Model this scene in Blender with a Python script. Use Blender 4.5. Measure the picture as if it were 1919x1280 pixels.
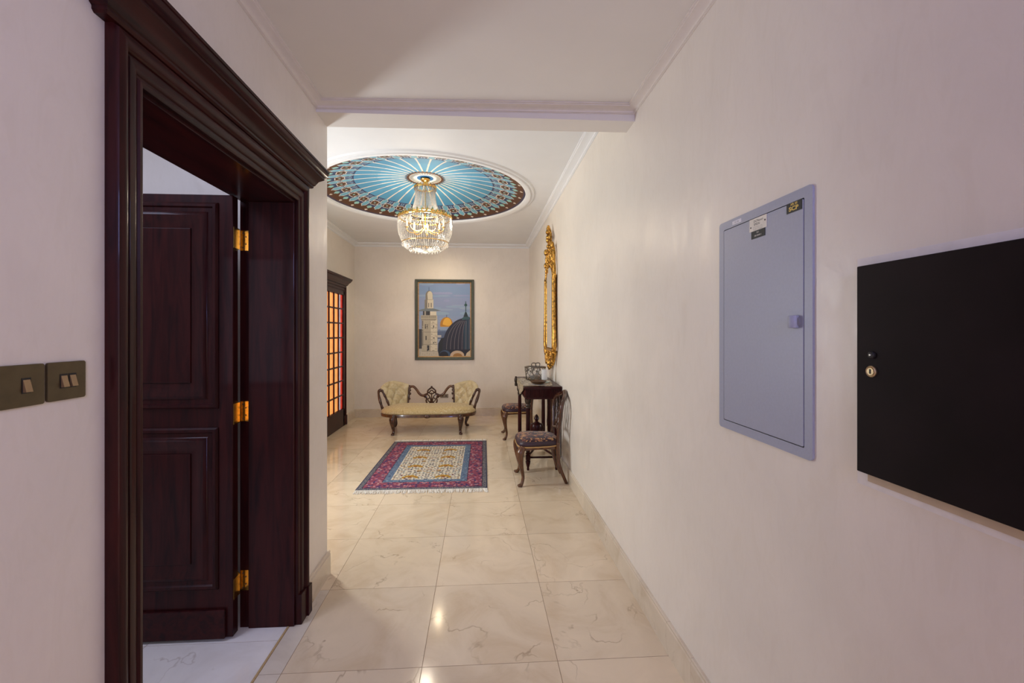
import bpy, bmesh, math, random
import numpy as np
from mathutils import Vector, Matrix

for o in list(bpy.data.objects):
    bpy.data.objects.remove(o, do_unlink=True)
SC = bpy.context.scene
COL = SC.collection
PI = math.pi
random.seed(7)

# ------------------------------------------------------------------ camera
CAM_H = 1.47
cam_data = bpy.data.cameras.new('camera')
cam = bpy.data.objects.new('camera', cam_data)
COL.objects.link(cam)
cam.location = (0, 0, CAM_H)
cam.rotation_euler = (PI / 2, 0, -0.0604)
cam_data.sensor_fit = 'HORIZONTAL'
cam_data.sensor_width = 36
cam_data.lens = 801.7 / 1919 * 36
cam_data.shift_x = 12.1 / 1919
cam_data.shift_y = -17.8 / 1919
cam_data.clip_start = 0.02
SC.camera = cam

# ------------------------------------------------------------------ world, large lights, exposure
world = bpy.data.worlds.new('world')
SC.world = world
world.use_nodes = True
world.node_tree.nodes['Background'].inputs[0].default_value = (0.55, 0.65, 0.9, 1)
world.node_tree.nodes['Background'].inputs[1].default_value = 0.4
SC.view_settings.view_transform = 'Standard'
SC.view_settings.look = 'None'
SC.view_settings.gamma = 1
SC.view_settings.use_curve_mapping = False
SC.view_settings.exposure = 0.0


def area_light(name, loc, rot, sx, sy, power, color):
    d = bpy.data.lights.new(name, 'AREA')
    d.shape = 'RECTANGLE'
    d.size, d.size_y = sx, sy
    d.energy = power
    d.color = color
    o = bpy.data.objects.new(name, d)
    COL.objects.link(o)
    o.location = loc
    o.rotation_euler = rot
    return o


# blue daylight of the high transom behind the camera, added warm fill for the lower walls below it
area_light('transom_daylight', (0.36, -1.48, 2.28), (PI / 2 - 0.05, 0, 0.25), 0.8, 0.45, 21, (0.38, 0.44, 1.0))
area_light('entrance_warm_fill', (0.36, -1.50, 0.85), (PI / 2, 0, 0.25), 0.8, 1.4, 8.5, (1.0, 0.58, 0.32))
# skylight of the side room
area_light('side_room_skylight', (-2.2, 1.0, 2.83), (0, 0, 0), 0.9, 0.9, 25, (0.66, 0.70, 1.0))
# daylight of the lobby's narrow window on its left wall, hidden by the corner
area_light('lobby_daylight', (-2.10, 3.85, 1.55), (PI / 2, 0, -PI / 2), 0.35, 1.1, 42, (0.90, 0.95, 1.0))

# ------------------------------------------------------------------ dimensions
XR, XL = 0.873, -0.922          # corridor walls
XLB = -1.19                     # room side of the left wall
YF = -1.6                       # wall behind the camera
YB = 7.50                       # back wall of the lobby
XLOB = -2.15                    # left wall of the lobby
YW = 2.65                       # end of the corridor's left wall
ZC, ZL = 2.77, 3.0   # corridor ceiling, beam soffit, lobby ceiling
DY0, DY1, DZ = 1.215, 2.205, 2.130  # door opening


# ------------------------------------------------------------------ helpers
class MB:
    def __init__(s):
        s.v, s.f = [], []

    def add(s, verts, faces):
        n = len(s.v)
        s.v += [tuple(p) for p in verts]
        s.f += [tuple(i + n for i in f) for f in faces]
        return s

    def box(s, x0, x1, y0, y1, z0, z1):
        v = [(x, y, z) for x in (x0, x1) for y in (y0, y1) for z in (z0, z1)]
        return s.add(v, [(0, 1, 3, 2), (4, 6, 7, 5), (0, 4, 5, 1), (2, 3, 7, 6), (0, 2, 6, 4), (1, 5, 7, 3)])

    def sweep(s, frames, prof, closed=False, cap=True):
        n = len(prof)
        vs = []
        for o, u, v in frames:
            o, u, v = Vector(o), Vector(u), Vector(v)
            vs += [o + u * a + v * b for a, b in prof]
        fs = []
        m = len(frames)
        for i in range(m if closed else m - 1):
            j = (i + 1) % m
            for k in range(n):
                l = (k + 1) % n
                fs.append((i * n + k, i * n + l, j * n + l, j * n + k))
        if cap and not closed:
            fs.append(tuple(range(n)))
            fs.append(tuple((m - 1) * n + k for k in reversed(range(n))))
        return s.add(vs, fs)

    def tube(s, pts, r, n=8, closed=False, flat=1.0):
        pts = [Vector(p) for p in pts]
        m = len(pts)
        rs = r if isinstance(r, (list, tuple)) else [r] * m
        frames = []
        t0 = (pts[1] - pts[0]).normalized()
        ref = Vector((0, 0, 1)) if abs(t0.z) < 0.9 else Vector((0, 1, 0))
        u = t0.cross(ref).normalized()
        for i, p in enumerate(pts):
            if closed:
                t = (pts[(i + 1) % m] - pts[i - 1]).normalized()
            else:
                t = (pts[min(i + 1, m - 1)] - pts[max(i - 1, 0)]).normalized()
            u = (u - t * u.dot(t)).normalized()
            w = t.cross(u)
            frames.append((p, u * rs[i], w * rs[i] * flat))
        prof = [(math.cos(2 * PI * k / n), math.sin(2 * PI * k / n)) for k in range(n)]
        return s.sweep(frames, prof, closed)

    def lathe(s, prof, c=(0, 0, 0), n=20, axis='z'):
        cx, cy, cz = c
        vs, fs = [], []
        m = len(prof)
        for r, z in prof:
            r = max(r, 1e-4)
            for k in range(n):
                a = 2 * PI * k / n
                if axis == 'z':
                    vs.append((cx + r * math.cos(a), cy + r * math.sin(a), cz + z))
                elif axis == 'x':
                    vs.append((cx + z, cy + r * math.cos(a), cz + r * math.sin(a)))
                else:
                    vs.append((cx + r * math.cos(a), cy + z, cz + r * math.sin(a)))
        for i in range(m - 1):
            for k in range(n):
                l = (k + 1) % n
                fs.append((i * n + k, i * n + l, (i + 1) * n + l, (i + 1) * n + k))
        fs.append(tuple(range(n)))
        fs.append(tuple((m - 1) * n + k for k in reversed(range(n))))
        return s.add(vs, fs)

    def ball(s, c, r, n=8, m=6, sc=(1, 1, 1)):
        vs, fs = [], []
        for i in range(1, m):
            a = PI * i / m
            for k in range(n):
                b = 2 * PI * k / n
                vs.append((c[0] + sc[0] * r * math.sin(a) * math.cos(b), c[1] + sc[1] * r * math.sin(a) * math.sin(b), c[2] + sc[2] * r * math.cos(a)))
        for i in range(m - 2):
            for k in range(n):
                l = (k + 1) % n
                fs.append((i * n + k, i * n + l, (i + 1) * n + l, (i + 1) * n + k))
        t = len(vs)
        vs += [(c[0], c[1], c[2] + sc[2] * r), (c[0], c[1], c[2] - sc[2] * r)]
        for k in range(n):
            l = (k + 1) % n
            fs.append((t, k, l))
            fs.append((t + 1, (m - 2) * n + l, (m - 2) * n + k))
        return s.add(vs, fs)

    def octa(s, c, r, h):
        x, y, z = c
        return s.add([(x + r, y, z), (x, y + r, z), (x - r, y, z), (x, y - r, z), (x, y, z + h), (x, y, z - h)],
                     [(0, 1, 4), (1, 2, 4), (2, 3, 4), (3, 0, 4), (1, 0, 5), (2, 1, 5), (3, 2, 5), (0, 3, 5)])

    def mesh(s, name, bevel=0, smooth=False):
        me = bpy.data.meshes.new(name)
        me.from_pydata(s.v, [], s.f)
        bm = bmesh.new()
        bm.from_mesh(me)
        bmesh.ops.recalc_face_normals(bm, faces=bm.faces)
        if bevel:
            bmesh.ops.bevel(bm, geom=list(bm.edges), offset=bevel, segments=2, affect='EDGES', profile=0.5, clamp_overlap=True)
        bm.to_mesh(me)
        bm.free()
        if smooth:
            for p in me.polygons:
                p.use_smooth = True
            if smooth == 'auto':
                try:
                    me.set_sharp_from_angle(angle=math.radians(38))
                except Exception:
                    pass
        return me

    def build(s, name, mat, parent=None, bevel=0, smooth=False):
        return link(name, s.mesh(name, bevel, smooth), mat, parent)


def link(name, me, mat=None, parent=None, loc=None):
    if mat is not None and len(me.materials) == 0:
        for m in (mat if isinstance(mat, (list, tuple)) else [mat]):
            me.materials.append(m)
    o = bpy.data.objects.new(name, me)
    COL.objects.link(o)
    if parent is not None:
        o.parent = parent
        if loc is not None:
            o.location = loc
        else:
            # the mesh is written in world coordinates: keep it there
            o.matrix_parent_inverse = wmat(parent).inverted()
    elif loc is not None:
        o.location = loc
    return o


def wmat(o):
    m = Matrix.LocRotScale(o.location, o.rotation_euler, o.scale)
    if o.parent:
        m = wmat(o.parent) @ o.matrix_parent_inverse @ m
    return m


def thing(name, label, cat, loc=(0, 0, 0), group=None):
    o = bpy.data.objects.new(name, None)
    COL.objects.link(o)
    o.location = loc
    o.empty_display_size = 0.1
    return tag(o, label, cat, group)


def tag(o, label=None, cat=None, group=None, kind=None):
    if label:
        o['label'] = label
    if cat:
        o['category'] = cat
    if group:
        o['group'] = group
    if kind:
        o['kind'] = kind
    return o


def struct(o, label=None):
    o['kind'] = 'structure'
    if label:
        o['label'] = label
    return o


def copy_tree(o, parent=None):
    c = o.copy()
    COL.objects.link(c)
    if parent is not None:
        c.parent = parent
        c.matrix_parent_inverse = o.matrix_parent_inverse.copy()
    for ch in list(o.children):
        copy_tree(ch, c)
    return c


def bez(pts, n=12):
    """Catmull-Rom through the points"""
    P = [Vector(p) for p in pts]
    P = [P[0] * 2 - P[1]] + P + [P[-1] * 2 - P[-2]]
    out = []
    for i in range(1, len(P) - 2):
        for k in range(n):
            t = k / n
            a, b, c, d = P[i - 1], P[i], P[i + 1], P[i + 2]
            out.append(0.5 * ((2 * b) + (c - a) * t + (2 * a - 5 * b + 4 * c - d) * t * t + (3 * b - a - 3 * c + d) * t ** 3))
    out.append(P[-2])
    return out


def lerp_list(vals, m):
    return [float(x) for x in np.interp(np.linspace(0, 1, m), np.linspace(0, 1, len(vals)), vals)]


def srgb(r, g, b):
    def f(c):
        c /= 255
        return c / 12.92 if c <= 0.04045 else ((c + 0.055) / 1.055) ** 2.4
    return (f(r), f(g), f(b))


# ------------------------------------------------------------------ materials
def nodes_of(name):
    m = bpy.data.materials.new(name)
    m.use_nodes = True
    nt = m.node_tree
    return m, nt, nt.nodes['Principled BSDF']


def N(nt, t, **kw):
    n = nt.nodes.new(t)
    for k, v in kw.items():
        if k in n.inputs:
            n.inputs[k].default_value = v
        else:
            setattr(n, k, v)
    return n


def ramp(nt, fac, stops):
    r = nt.nodes.new('ShaderNodeValToRGB')
    e = r.color_ramp.elements
    while len(e) < len(stops):
        e.new(0.5)
    for i, (p, c) in enumerate(stops):
        e[i].position = p
        e[i].color = (c[0], c[1], c[2], 1)
    nt.links.new(fac, r.inputs[0])
    return r.outputs[0]


def plain(name, col, rough=0.5, metal=0.0, vary=0.06, scale=30, bump=0.0, coat=0.0, spec=0.5):
    m, nt, b = nodes_of(name)
    tc = N(nt, 'ShaderNodeTexCoord')
    no = N(nt, 'ShaderNodeTexNoise', Scale=scale, Detail=5.0)
    nt.links.new(tc.outputs['Object'], no.inputs['Vector'])
    lo = [c * (1 - vary) for c in col]
    hi = [min(1, c * (1 + vary)) for c in col]
    nt.links.new(ramp(nt, no.outputs[0], [(0.3, lo), (0.7, hi)]), b.inputs['Base Color'])
    b.inputs['Roughness'].default_value = rough
    b.inputs['Metallic'].default_value = metal
    b.inputs['Specular IOR Level'].default_value = spec
    if coat:
        b.inputs['Coat Weight'].default_value = coat
        b.inputs['Coat Roughness'].default_value = 0.08
    if bump:
        bp = N(nt, 'ShaderNodeBump', Strength=bump, Distance=0.004)
        nt.links.new(no.outputs[0], bp.inputs['Height'])
        nt.links.new(bp.outputs[0], b.inputs['Normal'])
    return m


def plaster(name, col, rough=0.38, gloss=0.5):
    """polished trowelled plaster: faint cloudy colour, long trowel strokes in the relief"""
    m, nt, b = nodes_of(name)
    tc = N(nt, 'ShaderNodeTexCoord')
    n1 = N(nt, 'ShaderNodeTexNoise', Scale=1.6, Detail=6.0, Roughness=0.55, Distortion=0.6)
    nt.links.new(tc.outputs['Object'], n1.inputs['Vector'])
    mp = N(nt, 'ShaderNodeMapping')
    mp.inputs['Scale'].default_value = (3.0, 3.0, 1.0)
    mp.inputs['Rotation'].default_value = (0.5, 0.5, 0)
    nt.links.new(tc.outputs['Object'], mp.inputs['Vector'])
    n2 = N(nt, 'ShaderNodeTexNoise', Scale=5.0, Detail=8.0, Roughness=0.65, Distortion=1.2)
    nt.links.new(mp.outputs[0], n2.inputs['Vector'])
    ca = ramp(nt, n1.outputs[0], [(0.3, [c * 0.94 for c in col]), (0.7, [min(1, c * 1.05) for c in col])])
    cb = ramp(nt, n2.outputs[0], [(0.38, (0.975, 0.97, 0.96)), (0.5, (1, 1, 1)), (0.64, (0.985, 0.98, 0.975))])
    mx = N(nt, 'ShaderNodeMixRGB', blend_type='MULTIPLY')
    mx.inputs[0].default_value = 1
    nt.links.new(ca, mx.inputs[1])
    nt.links.new(cb, mx.inputs[2])
    nt.links.new(mx.outputs[0], b.inputs['Base Color'])
    rr = N(nt, 'ShaderNodeMapRange')
    rr.inputs['From Min'].default_value = 0.35
    rr.inputs['From Max'].default_value = 0.65
    rr.inputs['To Min'].default_value = rough - 0.06
    rr.inputs['To Max'].default_value = rough + 0.10
    nt.links.new(n2.outputs[0], rr.inputs['Value'])
    nt.links.new(rr.outputs[0], b.inputs['Roughness'])
    b.inputs['Specular IOR Level'].default_value = gloss
    bp = N(nt, 'ShaderNodeBump', Strength=0.07, Distance=0.004)
    nt.links.new(n2.outputs[0], bp.inputs['Height'])
    nt.links.new(bp.outputs[0], b.inputs['Normal'])
    return m


def wood(name, dark, light, rough=0.2, scale=(14, 14, 1.2), coat=0.4, spec=0.5):
    m, nt, b = nodes_of(name)
    tc = N(nt, 'ShaderNodeTexCoord')
    mp = N(nt, 'ShaderNodeMapping')
    mp.inputs['Scale'].default_value = scale
    nt.links.new(tc.outputs['Object'], mp.inputs['Vector'])
    no = N(nt, 'ShaderNodeTexNoise', Scale=2.2, Detail=8.0, Roughness=0.6, Distortion=0.8)
    nt.links.new(mp.outputs[0], no.inputs['Vector'])
    nt.links.new(ramp(nt, no.outputs[0], [(0.3, dark), (0.72, light)]), b.inputs['Base Color'])
    b.inputs['Roughness'].default_value = rough
    b.inputs['Coat Weight'].default_value = coat
    b.inputs['Coat Roughness'].default_value = 0.06
    b.inputs['Specular IOR Level'].default_value = spec
    bp = N(nt, 'ShaderNodeBump', Strength=0.05, Distance=0.002)
    nt.links.new(no.outputs[0], bp.inputs['Height'])
    nt.links.new(bp.outputs[0], b.inputs['Normal'])
    return m


def marble(name, base, dark, vein, rough=0.12):
    m, nt, b = nodes_of(name)
    tc = N(nt, 'ShaderNodeTexCoord')
    oi = N(nt, 'ShaderNodeObjectInfo')
    sc = N(nt, 'ShaderNodeVectorMath', operation='SCALE')
    cm = N(nt, 'ShaderNodeCombineXYZ')
    for k in range(3):
        nt.links.new(oi.outputs['Random'], cm.inputs[k])
    nt.links.new(cm.outputs[0], sc.inputs[0])
    sc.inputs['Scale'].default_value = 37.0
    ad = N(nt, 'ShaderNodeVectorMath', operation='ADD')
    nt.links.new(tc.outputs['Object'], ad.inputs[0])
    nt.links.new(sc.outputs[0], ad.inputs[1])
    n1 = N(nt, 'ShaderNodeTexNoise', Scale=3.2, Detail=7.0, Roughness=0.6, Distortion=1.0)
    nt.links.new(ad.outputs[0], n1.inputs['Vector'])
    c1 = ramp(nt, n1.outputs[0], [(0.28, dark), (0.5, base), (0.75, [min(1, c * 1.08) for c in base])])
    # thin veins: zero crossings of a distorted noise
    n2 = N(nt, 'ShaderNodeTexNoise', Scale=2.1, Detail=5.0, Roughness=0.5, Distortion=0.35)
    nt.links.new(ad.outputs[0], n2.inputs['Vector'])
    sb = N(nt, 'ShaderNodeMath', operation='SUBTRACT')
    sb.inputs[1].default_value = 0.5
    nt.links.new(n2.outputs[0], sb.inputs[0])
    ab = N(nt, 'ShaderNodeMath', operation='ABSOLUTE')
    nt.links.new(sb.outputs[0], ab.inputs[0])
    n3 = N(nt, 'ShaderNodeTexNoise', Scale=5.0, Detail=2.0)
    nt.links.new(ad.outputs[0], n3.inputs['Vector'])
    v1 = ramp(nt, ab.outputs[0], [(0.0, (0.8, 0.8, 0.8)), (0.004, (0.25, 0.25, 0.25)), (0.008, (0, 0, 0))])
    v2 = ramp(nt, n3.outputs[0], [(0.46, (0, 0, 0)), (0.62, (0.7, 0.7, 0.7))])
    mu = N(nt, 'ShaderNodeMixRGB', blend_type='MULTIPLY')
    mu.inputs[0].default_value = 1
    nt.links.new(v1, mu.inputs[1])
    nt.links.new(v2, mu.inputs[2])
    mx = N(nt, 'ShaderNodeMixRGB')
    nt.links.new(mu.outputs[0], mx.inputs[0])
    nt.links.new(c1, mx.inputs[1])
    mx.inputs[2].default_value = (*vein, 1)
    # each slab a touch lighter or darker
    br = N(nt, 'ShaderNodeMapRange')
    br.inputs['To Min'].default_value = 0.93
    br.inputs['To Max'].default_value = 1.05
    nt.links.new(oi.outputs['Random'], br.inputs['Value'])
    hs = N(nt, 'ShaderNodeHueSaturation')
    nt.links.new(br.outputs[0], hs.inputs['Value'])
    nt.links.new(mx.outputs[0], hs.inputs['Color'])
    nt.links.new(hs.outputs[0], b.inputs['Base Color'])
    b.inputs['Roughness'].default_value = rough
    return m


def attr_mat(name, rough=0.6, bump_scale=0, spec=0.4, vary=0.0):
    m, nt, b = nodes_of(name)
    a = N(nt, 'ShaderNodeAttribute', attribute_name='paint')
    nt.links.new(a.outputs['Color'], b.inputs['Base Color'])
    b.inputs['Roughness'].default_value = rough
    b.inputs['Specular IOR Level'].default_value = spec
    if bump_scale:
        tc = N(nt, 'ShaderNodeTexCoord')
        no = N(nt, 'ShaderNodeTexNoise', Scale=bump_scale, Detail=3.0)
        nt.links.new(tc.outputs['Object'], no.inputs['Vector'])
        bp = N(nt, 'ShaderNodeBump', Strength=0.5, Distance=0.004)
        nt.links.new(no.outputs[0], bp.inputs['Height'])
        nt.links.new(bp.outputs[0], b.inputs['Normal'])
    return m


def emit(name, col, strength, vary=0.0):
    m, nt, b = nodes_of(name)
    b.inputs['Base Color'].default_value = (*[c * 0.4 for c in col], 1)
    b.inputs['Roughness'].default_value = 0.15
    tc = N(nt, 'ShaderNodeTexCoord')
    no = N(nt, 'ShaderNodeTexNoise', Scale=9.0, Detail=2.0)
    nt.links.new(tc.outputs['Object'], no.inputs['Vector'])
    c = ramp(nt, no.outputs[0], [(0.3, [x * (1 - vary) for x in col]), (0.7, col)])
    nt.links.new(c, b.inputs['Emission Color'])
    b.inputs['Emission Strength'].default_value = strength
    return m


def glass(name, col=(1, 1, 1), rough=0.02, trans=1.0):
    m, nt, b = nodes_of(name)
    b.inputs['Base Color'].default_value = (*col, 1)
    b.inputs['Roughness'].default_value = rough
    b.inputs['Transmission Weight'].default_value = trans
    b.inputs['IOR'].default_value = 1.5
    return m


M_WALL = plaster('polished_plaster', (0.80, 0.74, 0.66))
M_CEIL = plain('ceiling_paint', (0.80, 0.765, 0.72), 0.6, vary=0.02, scale=3)
M_CEILW = plain('lobby_ceiling_paint', (0.82, 0.835, 0.85), 0.6, vary=0.02, scale=3)
M_CORN = plain('cornice_paint', (0.76, 0.70, 0.63), 0.5, vary=0.02)
M_WOOD = wood('dark_mahogany', (0.012, 0.003, 0.004), (0.050, 0.009, 0.008), 0.32, coat=0.14, spec=0.10)
M_WOODH = wood('dark_mahogany_across', (0.012, 0.003, 0.004), (0.050, 0.009, 0.008), 0.32, scale=(14, 1.2, 14), coat=0.14, spec=0.10)
M_WALNUT = wood('polished_walnut', (0.045, 0.014, 0.006), (0.17, 0.065, 0.022), 0.22, scale=(10, 10, 3))
M_ROSE = wood('carved_rosewood', (0.022, 0.007, 0.004), (0.085, 0.028, 0.013), 0.25, scale=(10, 10, 3))
M_TILE = marble('cream_marble', (0.74, 0.605, 0.435), (0.65, 0.505, 0.34), (0.26, 0.16, 0.09))
M_STRIP = marble('pale_marble', (0.70, 0.62, 0.52), (0.60, 0.51, 0.41), (0.36, 0.27, 0.19))
M_ROOMF = marble('white_marble', (0.84, 0.80, 0.76), (0.74, 0.69, 0.64), (0.50, 0.42, 0.36))
M_BASE = marble('baseboard_marble', (0.66, 0.57, 0.45), (0.56, 0.46, 0.34), (0.36, 0.26, 0.17), 0.18)
M_GROUT = plain('grout', (0.30, 0.20, 0.12), 0.8, vary=0.1)
M_BRASS = plain('brass', (0.85, 0.52, 0.12), 0.25, 1.0, 0.15, 60)
M_STRIPB = plain('brushed_brass', (0.62, 0.44, 0.22), 0.5, 0.3, 0.1, 60)
M_GILT = plain('gilt_carving', (0.52, 0.28, 0.06), 0.34, 1.0, 0.8, 38, bump=0.9)
M_GOLD = plain('gold_metal', (0.90, 0.58, 0.18), 0.2, 1.0, 0.1, 60)
M_LINER = plain('thin_glass', (0.7, 0.72, 0.72), 0.04, 0.0, 0.02, spec=0.6)
M_LINER.node_tree.nodes['Principled BSDF'].inputs['Alpha'].default_value = 0.10
M_BRONZE = plain('bronze_plate', (0.095, 0.07, 0.035), 0.38, 0.6, 0.12, 40)
M_ROCKER = plain('rocker_bronze', (0.30, 0.20, 0.11), 0.3, 0.6, 0.08, 40)
M_BLACK = plain('black_gap', (0.008, 0.007, 0.007), 0.6, vary=0.1)
M_GREY = plain('grey_enamel', (0.33, 0.35, 0.45), 0.42, vary=0.03, scale=120, bump=0.05)
M_GREYD = plain('grey_handle', (0.22, 0.22, 0.26), 0.3, vary=0.05)
M_PANEL = plain('black_brown_lacquer', (0.010, 0.006, 0.007), 0.6, vary=0.3, scale=6, spec=0.15)
M_BEIGE = plain('beige_lip', (0.55, 0.44, 0.32), 0.6)
M_WHITEP = plain('white_label', (0.74, 0.70, 0.62), 0.5)
M_INK = plain('dark_ink', (0.05, 0.045, 0.04), 0.6)
M_SILVER = plain('tarnished_silver', (0.22, 0.20, 0.17), 0.3, 1.0, 0.35, 50)
M_GLASS = plain('clear_glass', (0.86, 0.88, 0.88), 0.04, 0.0, 0.02, spec=1.0)
M_GLASS.node_tree.nodes['Principled BSDF'].inputs['Alpha'].default_value = 0.42
M_CRYS = plain('crystal', (0.34, 0.33, 0.32), 0.10, 0.0, 0.1, 200, spec=1.0)
M_CRYS.node_tree.nodes['Principled BSDF'].inputs['Alpha'].default_value = 0.55
M_MIRROR = plain('mirror', (0.86, 0.88, 0.86), 0.02, 1.0, 0.01)

# ================================================================== SETTING
# ---- floor: a bed with separate marble slabs
floor = struct(MB().box(XLOB - 0.3, XR + 0.15, YF - 0.1, YB + 0.1, -0.06, -0.0012).build('floor', M_GROUT),
               'cream marble slab floor of the corridor and lobby')
tile_cache = {}
GAP = 0.0013


def slab(parent, name, x0, x1, y0, y1, z0, z1, mat, gap=GAP):
    x0 += gap; x1 -= gap; y0 += gap; y1 -= gap
    key = (round(x1 - x0, 4), round(y1 - y0, 4), round(z1 - z0, 4), mat.name)
    if key not in tile_cache:
        w, d, h = (x1 - x0) / 2, (y1 - y0) / 2, z1 - z0
        me = MB().box(-w, w, -d, d, -h, 0).mesh(name)
        me.materials.append(mat)
        tile_cache[key] = me
    return link(name, tile_cache[key], None, parent, ((x0 + x1) / 2, (y0 + y1) / 2, z1))


YG = [1.894 + 0.6 * k for k in range(-6, 10)]
YG[0] = YF
YG.append(YB)
XG = [-0.852, -0.2525, 0.3475, XR]
for j in range(len(YG) - 1):
    for i in range(3):
        slab(floor, 'tile', XG[i], XG[i + 1], YG[j], YG[j + 1], -0.012, 0, M_TILE)
    if YG[j + 1] <= 2.5:
        slab(floor, 'border_strip', -0.948, -0.852, YG[j], YG[j + 1], -0.012, 0, M_STRIP)
    else:
        for x0, x1 in ((XLOB, -2.052), (-2.052, -1.452), (-1.452, -0.852)):
            slab(floor, 'tile', x0, x1, YG[j], YG[j + 1], -0.012, 0, M_TILE)
# room behind the door
floor2 = struct(MB().box(-3.6, -0.957, -0.9, 2.53, -0.0599, -0.0011).build('floor', M_GROUT), 'pale marble floor of the room behind the open door')
for x0, x1 in ((-3.6, -2.76), (-2.76, -2.16), (-2.16, -1.56), (-1.56, -0.958)):
    for y0, y1 in ((-0.9, -0.3), (-0.3, 0.3), (0.3, 0.9), (0.9, 1.5), (1.5, 2.1), (2.1, 2.53)):
        slab(floor2, 'tile', x0, x1, y0, y1, -0.012, 0, M_ROOMF)
t = MB().box(-0.9575, -0.9485, DY0, DY1, -0.006, 0.003).build('threshold_strip', M_STRIPB, floor2)

# ---- walls
struct(MB().box(XR, XR + 0.15, YF, YB + 0.15, 0, 3.3).build('wall_right', M_WALL), 'long cream polished plaster wall on the right')
w = MB()
w.box(XLB, XL, YF, DY0 - 0.02, 0, 3.0)
w.box(XLB, XL, DY1 + 0.02, YW, 0, 3.3)
w.box(XLB, XL, DY0 - 0.02, DY1 + 0.02, DZ + 0.02, 3.0)
struct(w.build('wall_left', M_WALL), 'cream plaster wall with the open dark door')
struct(MB().box(XLOB - 0.15, XR + 0.15, YB, YB + 0.15, 0, 3.3).build('wall_back', M_WALL), 'cream back wall of the lobby behind the settee')
struct(MB().box(XLOB - 0.15, XLOB, 2.5, YB + 0.15, 0, 3.3).build('wall_lobby', M_WALL), 'left wall of the lobby with the glazed door')
struct(MB().box(-3.75, XLB, 2.53, YW, 0, 3.3).build('wall_partition', M_WALL), 'plaster wall of the side room behind the open door leaf')
struct(MB().box(-3.75, -3.6, -1.05, 2.53, 0, 3.0).build('wall_side_room', M_WALL))
w = MB()
w.box(-3.75, -3.05, -1.05, -0.9, 0, 3.0); w.box(-1.65, XLB, -1.05, -0.9, 0, 3.0)
w.box(-3.05, -1.65, -1.05, -0.9, 0, 0.8); w.box(-3.05, -1.65, -1.05, -0.9, 2.4, 3.0)
struct(w.build('wall_side_room_window', M_WALL))
w = MB()
w.box(XLB, -0.10, YF - 0.15, YF, 0, 3.0); w.box(0.82, XR + 0.15, YF - 0.15, YF, 0, 3.0)
w.box(-0.10, 0.82, YF - 0.15, YF, 2.62, 3.0)
struct(w.build('wall_front', M_WALL), 'entrance wall behind the viewpoint')
M_SKYGLASS = emit('daylit_glass', (0.72, 0.80, 1.0), 1.2)
for n, (x0, x1, y, z0, z1) in enumerate(((-0.10, 0.82, YF - 0.09, 0.02, 1.95), (-0.10, 0.82, YF - 0.09, 1.95, 2.62), (-3.05, -1.65, -0.99, 0.8, 2.4))):
    fr = MB()
    fr.box(x0, x0 + 0.05, y - 0.03, y + 0.03, z0, z1); fr.box(x1 - 0.05, x1, y - 0.03, y + 0.03, z0, z1)
    fr.box(x0, x1, y - 0.03, y + 0.03, z0, z0 + 0.06); fr.box(x0, x1, y - 0.03, y + 0.03, z1 - 0.05, z1)
    xm = (x0 + x1) / 2
    fr.box(xm - 0.03, xm + 0.03, y - 0.03, y + 0.03, z0, z1)
    wn = struct(fr.build('window_%d' % (n + 1), M_WOOD), ('glazed entrance doors behind the viewpoint', 'transom window above the entrance', 'dark framed window of the side room')[n])
    for a, b in ((x0 + 0.05, xm - 0.03), (xm + 0.03, x1 - 0.05)):
        MB().box(a, b, y - 0.006, y + 0.006, z0 + 0.06, z1 - 0.05).build('pane', M_SKYGLASS, wn)

# ---- ceilings
# (the corridor ceiling and beam hang a little lower on the right)
ZCL, ZCR, ZSL, ZSR = 2.768, 2.735, 2.712, 2.658
BL, BR = 2.475, 2.365


def hexa8(v):
    return MB().add(v, [(0, 1, 2, 3), (4, 5, 6, 7), (0, 1, 5, 4), (1, 2, 6, 5), (2, 3, 7, 6), (3, 0, 4, 7)])


def zceil(x):
    return ZCL + (ZCR - ZCL) * (x - XL) / (XR - XL)


xa, xb = XLB, XR + 0.15
struct(hexa8([(xa, YF - 0.15, zceil(xa)), (xb, YF - 0.15, zceil(xb)), (xb, 2.45, zceil(xb)), (xa, 2.45, zceil(xa)),
              (xa, YF - 0.15, 3.0), (xb, YF - 0.15, 3.0), (xb, 2.45, 3.0), (xa, 2.45, 3.0)]).build('ceiling', M_CEIL), 'flat corridor ceiling')
struct(hexa8([(XL, BL, ZSL), (XR, BR, ZSR), (XR, YW - 0.15, ZSR), (XL, YW, ZSL), (XL, BL, 3.2), (XR, BR, 3.2), (XR, YW - 0.15, 3.2), (XL, YW, 3.2)]).build('ceiling_beam', M_CEIL),
       'shallow ceiling beam where the corridor meets the lobby')
w = MB()
w.box(-3.75, -2.7, -1.05, 2.53, 2.85, 3.0); w.box(-1.7, XLB, -1.05, 2.53, 2.85, 3.0)
w.box(-2.7, -1.7, -1.05, 0.7, 2.85, 3.0); w.box(-2.7, -1.7, 1.7, 2.53, 2.85, 3.0)
struct(w.build('ceiling_side_room', M_CEIL))
sk = struct(MB().box(-2.7, -1.7, 0.7, 1.7, 2.95, 2.96).build('window_5', M_SKYGLASS), 'skylight of the side room')
DC, DR = (-0.61, 4.85), 1.13
x0, x1, y0, y1 = XLOB, XR, YW - 0.12, YB
nn = 128
cv, cf = [], []
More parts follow.
